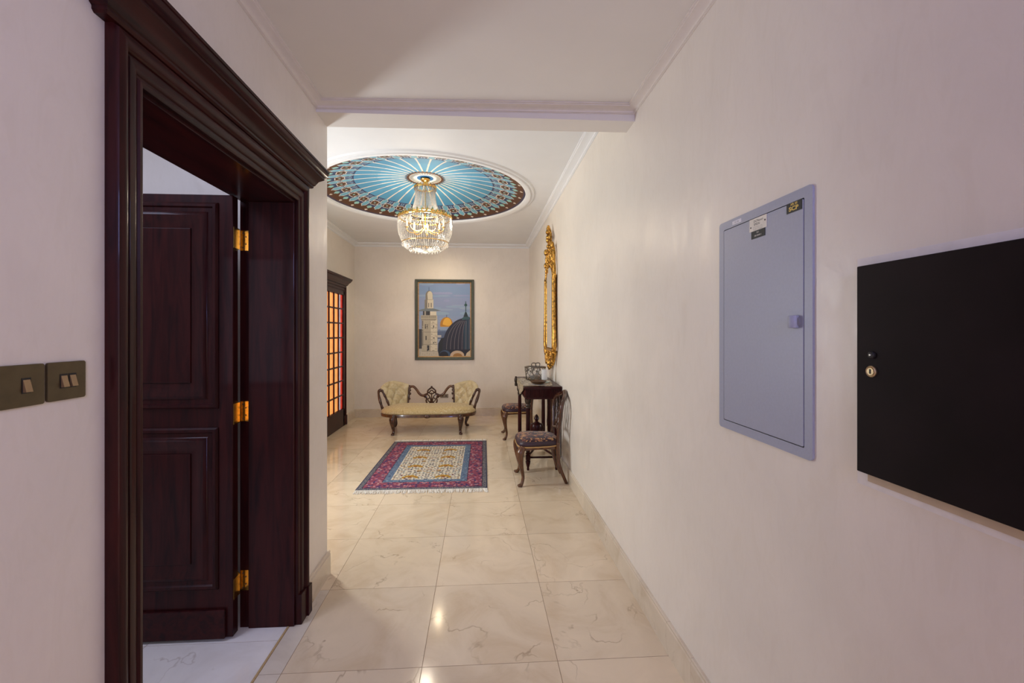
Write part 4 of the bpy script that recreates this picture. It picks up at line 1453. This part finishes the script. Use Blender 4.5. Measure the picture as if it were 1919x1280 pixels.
def pad(m):
    nu, nv = 36, 32
    B = [Vector(p) for p in ((-0.365, 0.245, 0), (-0.555, 0.255, 0), (-0.600, 0.03, 0))]
    T = [Vector(p) for p in ((-0.350, 0.300, 0), (-0.700, 0.345, 0), (-0.725, 0.02, 0))]

    def surf(u, v):
        b_ = qbez(*B, u)
        t2 = qbez(*T, u)
        top = 0.612 + 0.112 * math.sin(PI * min(1, max(0, 0.08 + 0.80 * u))) ** 0.8 - 0.03 * u
        k = v ** 1.25
        p = b_.lerp(t2, k)
        p.z = 0.345 + (top - 0.345) * v
        return p
    vs, fs = [], []
    for i in range(nu + 1):
        for j in range(nv + 1):
            u, v = i / nu, j / nv
            p = surf(u, v)
            du = surf(min(1, u + .01), v) - surf(max(0, u - .01), v)
            dv = surf(u, min(1, v + .01)) - surf(u, max(0, v - .01))
            nrm = du.cross(dv).normalized()
            if nrm.y > 0 or (abs(nrm.y) < 0.3 and nrm.x < 0):
                nrm = -nrm
            # diamond tufting
            a = u * 4.0 + v * 4.0
            b2 = u * 4.0 - v * 4.0
            tuft = (abs(math.sin(PI * a / 2)) * abs(math.sin(PI * b2 / 2))) ** 0.45
            edge = min(1, min(u, 1 - u) * 9) ** 0.5 * min(1, (1 - v) * 7) ** 0.5
            p = p + nrm * (0.012 + edge * (0.006 + 0.042 * tuft))
            vs.append((m * p.x, p.y, p.z))
    w_ = nv + 1
    for i in range(nu):
        for j in range(nv):
            fs.append((i * w_ + j, (i + 1) * w_ + j, (i + 1) * w_ + j + 1, i * w_ + j + 1))
    n = len(vs)
    for i in range(nu + 1):
        for j in range(nv + 1):
            u, v = i / nu, j / nv
            p = surf(u, v)
            du = surf(min(1, u + .01), v) - surf(max(0, u - .01), v)
            dv = surf(u, min(1, v + .01)) - surf(u, max(0, v - .01))
            nrm = du.cross(dv).normalized()
            if nrm.y > 0 or (abs(nrm.y) < 0.3 and nrm.x < 0):
                nrm = -nrm
            edge = min(1, min(u, 1 - u) * 9) ** 0.5 * min(1, (1 - v) * 7) ** 0.5
            p = p - nrm * (0.010 + 0.022 * edge)
            vs.append((m * p.x, p.y, p.z))
    for i in range(nu):
        for j in range(nv):
            fs.append(tuple(n + q for q in (i * w_ + j, i * w_ + j + 1, (i + 1) * w_ + j + 1, (i + 1) * w_ + j)))
    rim = [i * w_ for i in range(nu + 1)] + [nu * w_ + j for j in range(1, w_)] + [i * w_ + nv for i in range(nu - 1, -1, -1)] + [j for j in range(nv - 1, 0, -1)]
    for q in range(len(rim)):
        a, b2 = rim[q], rim[(q + 1) % len(rim)]
        fs.append((a, b2, n + b2, n + a))
    vs = [sg(*p) for p in vs]
    bo = MB().add(vs, fs).build('tufted_back', M_TUFT, st, smooth=True)
    bme = MB().ball((0, 0, 0), 0.008, 8, 6).mesh('button', smooth=True)
    bme.materials.append(M_BROC)
    for a in range(0, 9):
        for b2 in range(-6, 7):
            u, v = (2 * a + 2 * b2) / 16, (2 * a - 2 * b2) / 16
            if 0.08 < u < 0.92 and 0.12 < v < 0.92:
                p = surf(u, v)
                du = surf(u + .01, v) - surf(u - .01, v)
                dv = surf(u, v + .01) - surf(u, v - .01)
                nrm = du.cross(dv).normalized()
                if nrm.y > 0 or (abs(nrm.y) < 0.3 and nrm.x < 0):
                    nrm = -nrm
                p = p + nrm * 0.022
                bu = link('button', bme, None, bo)
                bu.location = sg(m * p.x, p.y, p.z)
    # carved wood along the inner edge
    q = [surf(0.0, v) for v in np.linspace(0, 0.97, 16)]
    ie = MB().tube([sg(m * (p.x + 0.012), p.y - 0.01, p.z) for p in q], lerp_list([0.016, 0.012, 0.014, 0.019, 0.013, 0.020, 0.014, 0.012], 16), 8)
    for v, r_ in ((0.30, 0.018), (0.55, 0.022), (0.72, 0.016)):
        p = surf(0.0, v)
        ie.ball(sg(m * (p.x + 0.026), p.y - 0.012, p.z), r_, 8, 6)
    ie.build('inner_post', M_ROSE, st, smooth=True)
    # outer edge and the carved arm support in front
    q = [surf(1.0, v) for v in np.linspace(0, 0.9, 16)]
    MB().tube([sg(m * (p.x + 0.004), p.y - 0.012, p.z) for p in q], lerp_list([0.018, 0.014, 0.020, 0.013, 0.019, 0.013, 0.017], 16), 8).build('outer_post', M_ROSE, st, smooth=True)
    p_ = bez([sg(m * x, y, z) for x, y, z in ((-0.640, -0.05, 0.285), (-0.668, -0.08, 0.33), (-0.690, -0.09, 0.40), (-0.715, -0.075, 0.47), (-0.742, -0.03, 0.55), (-0.745, 0.015, 0.590), (-0.715, 0.03, 0.60), (-0.690, 0.02, 0.575))], 5)
    ar = MB().tube(p_, lerp_list([0.030, 0.024, 0.017, 0.023, 0.016, 0.023, 0.024, 0.018], len(p_)), 8)
    ar.ball(sg(m * -0.655, -0.07, 0.300), 0.034, 10, 8, (1.0, 0.8, 0.9))
    ar.ball(sg(m * -0.705, -0.088, 0.440), 0.022, 8, 6)
    ar.build('arm_support', M_ROSE, st, smooth=True)
    # serpentine back rail to the middle crest
    p_ = bez([sg(m * x, y, z) for x, y, z in ((-0.345, 0.285, 0.585), (-0.330, 0.290, 0.612), (-0.285, 0.295, 0.618), (-0.235, 0.30, 0.570), (-0.195, 0.30, 0.510), (-0.150, 0.30, 0.478), (-0.085, 0.30, 0.474))], 6)
    MB().tube(p_, 0.020, 10).build('back_rail', M_WALNUT, st, smooth=True)


pad(1)
pad(-1)
cr = MB()
yb = 0.298
for m in (-1, 1):
    for q, r_ in (([(0, 0.600), (0.035, 0.575), (0.062, 0.545), (0.052, 0.520), (0.080, 0.500), (0.118, 0.480), (0.105, 0.450), (0.075, 0.432), (0.085, 0.395), (0.070, 0.350)], 0.0125),
                  ([(0.012, 0.350), (0.018, 0.42), (0.040, 0.47), (0.070, 0.49), (0.092, 0.47), (0.075, 0.452)], 0.0095),
                  ([(0.000, 0.56), (0.028, 0.535), (0.030, 0.51), (0.008, 0.50)], 0.0095),
                  ([(0.020, 0.44), (0.052, 0.425), (0.052, 0.39), (0.028, 0.375), (0.035, 0.35)], 0.0085)):
        p_ = bez([sg(m * x, yb, z) for x, z in q], 5)
        cr.tube(p_, r_, 7)
    cr.ball(sg(m * 0.060, yb - 0.008, 0.535), 0.016, 8, 6)
    cr.ball(sg(m * 0.112, yb - 0.008, 0.470), 0.018, 8, 6)
cr.ball(sg(0, yb, 0.605), 0.018, 8, 6, (0.9, 0.8, 1.2))
cr.tube([sg(0, yb, 0.34), sg(0, yb, 0.52)], 0.009, 7)
cr.box(SX - 0.09, SX + 0.09, SY + yb - 0.012, SY + yb + 0.012, 0.335, 0.356)
cr.build('pierced_crest', M_ROSE, st, smooth='auto')

# ---- console table
KX0, KX1, KY0, KY1, KZ = 0.468, XR - 0.006, 4.475, 5.515, 0.893
con = thing('console_table', 'dark reeded mahogany console table against the right wall between two chairs', 'console table', (0.67, 4.95, 0))
MB().sweep([((0, KY0, KZ - 0.026), (1, 0, 0), (0, 0, 1)), ((0, KY1, KZ - 0.026), (1, 0, 0), (0, 0, 1))],
           [(KX0 + 0.008, 0), (KX0, 0.006), (KX0, 0.020), (KX0 + 0.004, 0.026), (KX1, 0.026), (KX1, 0)]).build('top', M_WOODH, con, bevel=0.002)
# reeded frieze
fx0, fy0, fy1 = KX0 + 0.016, KY0 + 0.014, KY1 - 0.014
MB().box(fx0, KX1, fy0, fy1, KZ - 0.128, KZ - 0.026).build('frieze', M_WOODH, con)
rd = MB()
x = fx0 + 0.012
while x < KX1 - 0.012:
    rd.lathe([(0.0052, 0), (0.0052, 0.078)], (x, fy0, KZ - 0.112), 8)
    x += 0.0128
y = fy0 + 0.012
while y < fy1 - 0.012:
    rd.lathe([(0.0052, 0), (0.0052, 0.078)], (fx0, y, KZ - 0.112), 8)
    y += 0.0128
o = rd.build('reeding', M_WOOD, con, smooth='auto')
o['kind'] = 'stuff'
MB().box(fx0 - 0.006, KX1, fy0 - 0.006, fy1 + 0.006, KZ - 0.134, KZ - 0.120).build('frieze_moulding', M_WOODH, con, bevel=0.003)
M_CAP = plain('bronzed_capital', (0.05, 0.035, 0.025), 0.35, 0.5, 0.4, 60)
for lx_, ly_ in ((KX0 + 0.045, KY0 + 0.05), (KX0 + 0.045, KY1 - 0.05), (KX1 - 0.05, KY0 + 0.05), (KX1 - 0.05, KY1 - 0.05)):
    lg = MB().lathe([(0.010, 0), (0.014, 0.012), (0.012, 0.03), (0.020, 0.06), (0.026, 0.085), (0.026, 0.10), (0.018, 0.106), (0.026, 0.112), (0.026, 0.160), (0.020, 0.166), (0.028, 0.178), (0.020, 0.192),
                     (0.024, 0.21), (0.0235, 0.40), (0.021, 0.64), (0.020, 0.66)], (lx_, ly_, 0), 20).build('leg', M_WOOD, con, smooth='auto')
    MB().lathe([(0.020, 0), (0.027, 0.006), (0.024, 0.014), (0.030, 0.03), (0.024, 0.045), (0.033, 0.065), (0.036, 0.085), (0.036, 0.10)], (lx_, ly_, 0.66), 16).build('capital', M_CAP, lg, smooth='auto')
MB().lathe([(0.012, 0), (0.018, 0.01), (0.022, 0.035), (0.020, 0.055), (0.013, 0.066), (0.016, 0.075), (0.008, 0.084)], (KX0 - 0.003, KY1 - 0.04, KZ - 0.075), 14).build('corner_finial', M_CAP, con, smooth='auto')
MB().box(KX0 - 0.02, KX0 + 0.03, KY1 - 0.065, KY1 - 0.015, KZ - 0.115, KZ - 0.075).build('corner_bracket', M_CAP, con, bevel=0.008)
xc, yc = (KX0 + KX1) / 2, (KY0 + KY1) / 2
sgn_pts = [(KX0 + 0.045, KY0 + 0.05), (KX0 + 0.045, KY1 - 0.05), (KX1 - 0.05, KY0 + 0.05), (KX1 - 0.05, KY1 - 0.05)]
for a in sgn_pts:
    p_ = bez([(a[0], a[1], 0.136), (a[0] * 0.75 + xc * 0.25, a[1] * 0.72 + yc * 0.28, 0.138), (a[0] * 0.25 + xc * 0.75, a[1] * 0.3 + yc * 0.7, 0.150), (xc, yc, 0.152)], 6)
    MB().tube(p_, 0.012, 8).build('stretcher', M_WOOD, con, smooth=True)
MB().tube([(KX0 + 0.045, KY0 + 0.05, 0.136), (KX1 - 0.05, KY0 + 0.05, 0.136)], 0.011, 8).build('stretcher', M_WOOD, con, smooth=True)
MB().lathe([(0.03, 0), (0.075, 0.012), (0.085, 0.03), (0.05, 0.05), (0.03, 0.07), (0.045, 0.10), (0.075, 0.16), (0.085, 0.21), (0.070, 0.245), (0.030, 0.262), (0.016, 0.275), (0.020, 0.29), (0.030, 0.305), (0.024, 0.33), (0.010, 0.352), (0.001, 0.358)],
           (xc, yc, 0.146), 24).build('stretcher_urn', M_WOOD, con, smooth='auto')
MB().box(KX1 - 0.012, KX1 - 0.002, KY0 + 0.08, KY1 - 0.08, 0.15, KZ - 0.14).build('mirror_back', M_MIRROR, con)

# ---- table runner
M_RUN = pattern_fabric('runner_brocade', (0.50, 0.43, 0.30), (0.04, 0.03, 0.025), (0.34, 0.22, 0.07), 24, (0.43, 0.50), 0.7)
rn = MB()
ya, yb2 = 4.55, 5.30
ys = np.linspace(ya, yb2, 16)
zt_ = KZ + 0.0035
top_in, top_out, drop = [], [], []
for y in ys:
    k = 1 - abs((y - (ya + yb2) / 2) / ((yb2 - ya) / 2))
    top_in.append((KX1 - 0.03 - 0.06 * (1 - k), y, zt_))
    top_out.append((KX0 - 0.004, y, zt_))
    drop.append((KX0 - 0.006, y, KZ - 0.045 - 0.10 * k))
n = len(ys)
vs = top_in + top_out + drop
fs = [(i, i + 1, n + i + 1, n + i) for i in range(n - 1)] + [(n + i, n + i + 1, 2 * n + i + 1, 2 * n + i) for i in range(n - 1)]
rn.add(vs, fs)
ro = rn.build('table_runner', M_RUN)
ro.modifiers.new('thickness', 'SOLIDIFY').thickness = 0.003
tag(ro, 'cream and black brocade runner draped over the console table top', 'table runner')

# ---- things on the console
def pot():
    px_, py_, z0 = 0.665, 5.10, KZ + 0.005
    t_ = thing('silver_bowl', 'round openwork silver caddy with two-handled rim on the console table', 'bowl', (px_, py_, z0))
    MB().lathe([(0.085, 0), (0.108, 0.004), (0.112, 0.012), (0.100, 0.022), (0.06, 0.045), (0.02, 0.058), (0.001, 0.06)], (px_, py_, z0), 28).build('base', M_SILVER, t_, smooth='auto')
    MB().lathe([(0.100, 0.02), (0.104, 0.022), (0.108, 0.135), (0.104, 0.135), (0.098, 0.03)], (px_, py_, z0), 28).build('glass_liner', M_LINER, t_, smooth=True)
    for k in range(10):
        a = 2 * PI * k / 10
        p_ = bez([(px_ + r_ * math.cos(a + d_), py_ + r_ * math.sin(a + d_), z0 + z_) for r_, d_, z_ in ((0.110, 0, 0.012), (0.116, 0.16, 0.05), (0.116, -0.10, 0.09), (0.122, 0.0, 0.145))], 5)
        MB().tube(p_, 0.0055, 6).build('openwork_scroll', M_SILVER, t_, smooth=True)
    for k in range(10):
        a = 2 * PI * (k + 0.5) / 10
        MB().lathe([(0.004, 0), (0.012, 0.012), (0.004, 0.026)], (px_ + 0.118 * math.cos(a), py_ + 0.118 * math.sin(a), z0 + 0.098), 8).build('openwork_drop', M_SILVER, t_, smooth=True)
    MB().tube([(px_ + 0.124 * math.cos(a), py_ + 0.124 * math.sin(a), z0 + 0.152) for a in np.linspace(0, 2 * PI, 40, endpoint=False)], 0.007, 8, True).build('rim', M_SILVER, t_, smooth=True)
    MB().box(px_ - 0.122, px_ + 0.122, py_ - 0.008, py_ + 0.008, z0 + 0.150, z0 + 0.157).build('lid_bar', M_SILVER, t_)
    for dx in (-0.020, 0.030):
        MB().tube(bez([(px_ + dx - 0.02, py_, z0 + 0.155), (px_ + dx - 0.022, py_, z0 + 0.195), (px_ + dx + 0.022, py_, z0 + 0.197), (px_ + dx + 0.02, py_, z0 + 0.155)], 6), 0.006, 6).build('handle', M_SILVER, t_, smooth=True)


pot()
gx, gy, gz = 0.735, 4.83, KZ + 0.005
gl = thing('glass_goblet', 'clear glass candle holder on a wide foot before the silver caddy', 'glass', (gx, gy, gz))
MB().lathe([(0.055, 0), (0.062, 0.004), (0.058, 0.010), (0.020, 0.016), (0.014, 0.024), (0.012, 0.03)], (gx, gy, gz), 24).build('foot', plain('green_glass', (0.42, 0.52, 0.46), 0.06, 0.0, 0.1, spec=0.8), gl, smooth='auto')
MB().lathe([(0.010, 0.028), (0.034, 0.032), (0.036, 0.145), (0.0335, 0.145), (0.0315, 0.038), (0.001, 0.036)], (gx, gy, gz), 24).build('cup', M_GLASS, gl, smooth='auto')
bx_, by_, bz_ = 0.640, 4.66, KZ + 0.005
M_BOWL = plain('brown_bowl', (0.10, 0.05, 0.025), 0.3, 0.2, 0.2)
bw = thing('shallow_bowl', 'shallow brown bowl at the near end of the console table', 'bowl', (bx_, by_, bz_))
MB().lathe([(0.035, 0), (0.045, 0.004), (0.070, 0.014), (0.090, 0.032), (0.094, 0.036), (0.088, 0.036), (0.066, 0.020), (0.03, 0.012), (0.001, 0.010)], (bx_, by_, bz_), 28).build('dish', M_BOWL, bw, smooth='auto')
MB().tube([(bx_ + 0.092 * math.cos(a), by_ + 0.092 * math.sin(a), bz_ + 0.036) for a in np.linspace(0, 2 * PI, 36, endpoint=False)], 0.003, 6, True).build('rim', M_BOWL, bw, smooth=True)

# ---- green lidded jar on the floor under the console
jx, jy = 0.488, 5.03
M_JAR = pattern_fabric('green_porcelain', (0.16, 0.27, 0.21), (0.40, 0.47, 0.40), (0.06, 0.13, 0.11), 30, (0.46, 0.54), 0.15)
jr = thing('lidded_jar', 'small green porcelain jar with dark knob on the floor under the console', 'jar', (jx, jy, 0))
MB().lathe([(0.035, 0), (0.038, 0.006), (0.034, 0.016), (0.045, 0.06), (0.056, 0.13), (0.058, 0.17), (0.052, 0.205), (0.042, 0.218), (0.042, 0.226)], (jx, jy, 0), 24).build('body', M_JAR, jr, smooth='auto')
MB().lathe([(0.050, 0.226), (0.052, 0.232), (0.040, 0.250), (0.022, 0.268), (0.010, 0.274)], (jx, jy, 0), 24).build('lid', M_JAR, jr, smooth='auto')
MB().lathe([(0.006, 0.272), (0.013, 0.282), (0.012, 0.295), (0.004, 0.306)], (jx, jy, 0), 14).build('knob', M_CAP, jr, smooth=True)

# ---- gilt wall mirror on the right wall
MY = 5.06
mi = thing('wall_mirror', 'tall carved gilt mirror with pierced crest on the right wall above the console', 'mirror', (XR, MY, 1.03))
wx = lambda p: XR - p
gp = lambda y, z, p=0.03: (wx(p), MY + y, z)
gl_pts = [(-0.195, 1.285), (0.195, 1.285), (0.205, 2.08), (0.16, 2.17), (0.06, 2.235), (-0.06, 2.235), (-0.16, 2.17), (-0.205, 2.08)]
vs = [gp(y, z, 0.004) for y, z in gl_pts] + [gp(y, z, 0.046) for y, z in gl_pts]
n = len(gl_pts)
MB().add(vs, [tuple(range(n)), tuple(n + k for k in reversed(range(n)))] + [(k, (k + 1) % n, n + (k + 1) % n, n + k) for k in range(n)]).build('mirror_glass', M_MIRROR, mi)
random.seed(21)


def carve(b_, pts, r, bead=0.0, step=3, rb=0.014, p_off=0.012):
    q = bez(pts, 8)
    b_.tube(q, lerp_list(r, len(q)) if isinstance(r, (list, tuple)) else r, 8)
    if bead:
        for i in range(0, len(q), step):
            c = q[i]
            b_.ball((c.x - p_off, c.y + random.uniform(-.006, .006), c.z), rb * random.uniform(0.7, 1.25), 7, 5, (0.8, 1, random.uniform(0.9, 1.7)))


for s_ in (-1, 1):
    b_ = MB()
    carve(b_, [gp(s_ * y, z, p) for y, z, p in ((0.290, 2.12, 0.040), (0.288, 1.95, 0.042), (0.296, 1.70, 0.042), (0.315, 1.45, 0.042), (0.328, 1.32, 0.040), (0.300, 1.24, 0.038))], [0.022, 0.020, 0.021, 0.024, 0.026, 0.022], 1, 2, 0.010, 0.012)
    carve(b_, [gp(s_ * y, z, 0.042) for y, z in ((0.215, 2.10), (0.212, 1.70), (0.208, 1.27))], 0.011, 1, 2, 0.006, 0.006)
    carve(b_, [gp(s_ * y, z, 0.026) for y, z in ((0.252, 2.12), (0.252, 1.70), (0.265, 1.30))], 0.024)
    b_.build('frame_side', M_GILT, mi, smooth=True)
b_ = MB()
for s_ in (-1, 1):
    carve(b_, [gp(s_ * y, z, 0.034) for y, z in ((0.300, 2.08), (0.292, 2.18), (0.270, 2.28), (0.262, 2.38), (0.215, 2.45), (0.165, 2.46))], [0.020, 0.018, 0.016, 0.019, 0.016, 0.012], 1, 4, 0.014, 0.010)
    carve(b_, [gp(s_ * y, z, 0.028) for y, z in ((0.215, 2.10), (0.165, 2.19), (0.065, 2.262), (0.0, 2.275))], 0.014, 1, 4, 0.010)
    carve(b_, [gp(s_ * y, z, 0.036) for y, z in ((0.140, 2.23), (0.170, 2.31), (0.150, 2.40), (0.095, 2.47), (0.070, 2.54), (0.090, 2.60))], [0.012, 0.015, 0.012, 0.015, 0.012, 0.010], 1, 4, 0.012)
    carve(b_, [gp(s_ * y, z, 0.036) for y, z in ((0.020, 2.28), (0.070, 2.33), (0.075, 2.40), (0.030, 2.47), (0.020, 2.54), (0.055, 2.62), (0.030, 2.68))], [0.010, 0.012, 0.011, 0.014, 0.011, 0.013, 0.009], 1, 5, 0.011)
    for y, z, r_ in ((0.235, 2.46, 0.030), (0.26, 2.30, 0.026), (0.085, 2.585, 0.028), (0.20, 2.22, 0.022)):
        b_.ball(gp(s_ * y, z, 0.05), r_, 8, 6, (0.8, 1, 1.4))
for z, r_ in ((2.60, 0.030), (2.66, 0.034), (2.70, 0.026), (2.725, 0.018), (2.49, 0.026)):
    b_.ball(gp(0, z, 0.055), r_, 9, 7)
b_.build('crest', M_GILT, mi, smooth=True)
b_ = MB()
carve(b_, [gp(y, z, 0.028) for y, z in ((-0.21, 1.262), (0.0, 1.255), (0.21, 1.262))], 0.024, 1, 2, 0.012)
for s_ in (-1, 1):
    carve(b_, [gp(s_ * y, z, 0.036) for y, z in ((0.300, 1.25), (0.265, 1.19), (0.240, 1.14), (0.225, 1.10))], [0.032, 0.026, 0.022, 0.012], 1, 3, 0.018)
    carve(b_, [gp(s_ * y, z, 0.036) for y, z in ((0.160, 1.24), (0.170, 1.18), (0.120, 1.12), (0.060, 1.09), (0.035, 1.045))], [0.020, 0.022, 0.020, 0.020, 0.014], 1, 3, 0.018)
    carve(b_, [gp(s_ * y, z, 0.034) for y, z in ((0.055, 1.24), (0.085, 1.19), (0.045, 1.14), (0.015, 1.10))], 0.014, 1, 4, 0.014)
for z, r_ in ((1.10, 0.032), (1.065, 0.028), (1.035, 0.016)):
    b_.ball(gp(0, z, 0.045), r_, 8, 6)
b_.build('pendant', M_GILT, mi, smooth=True)
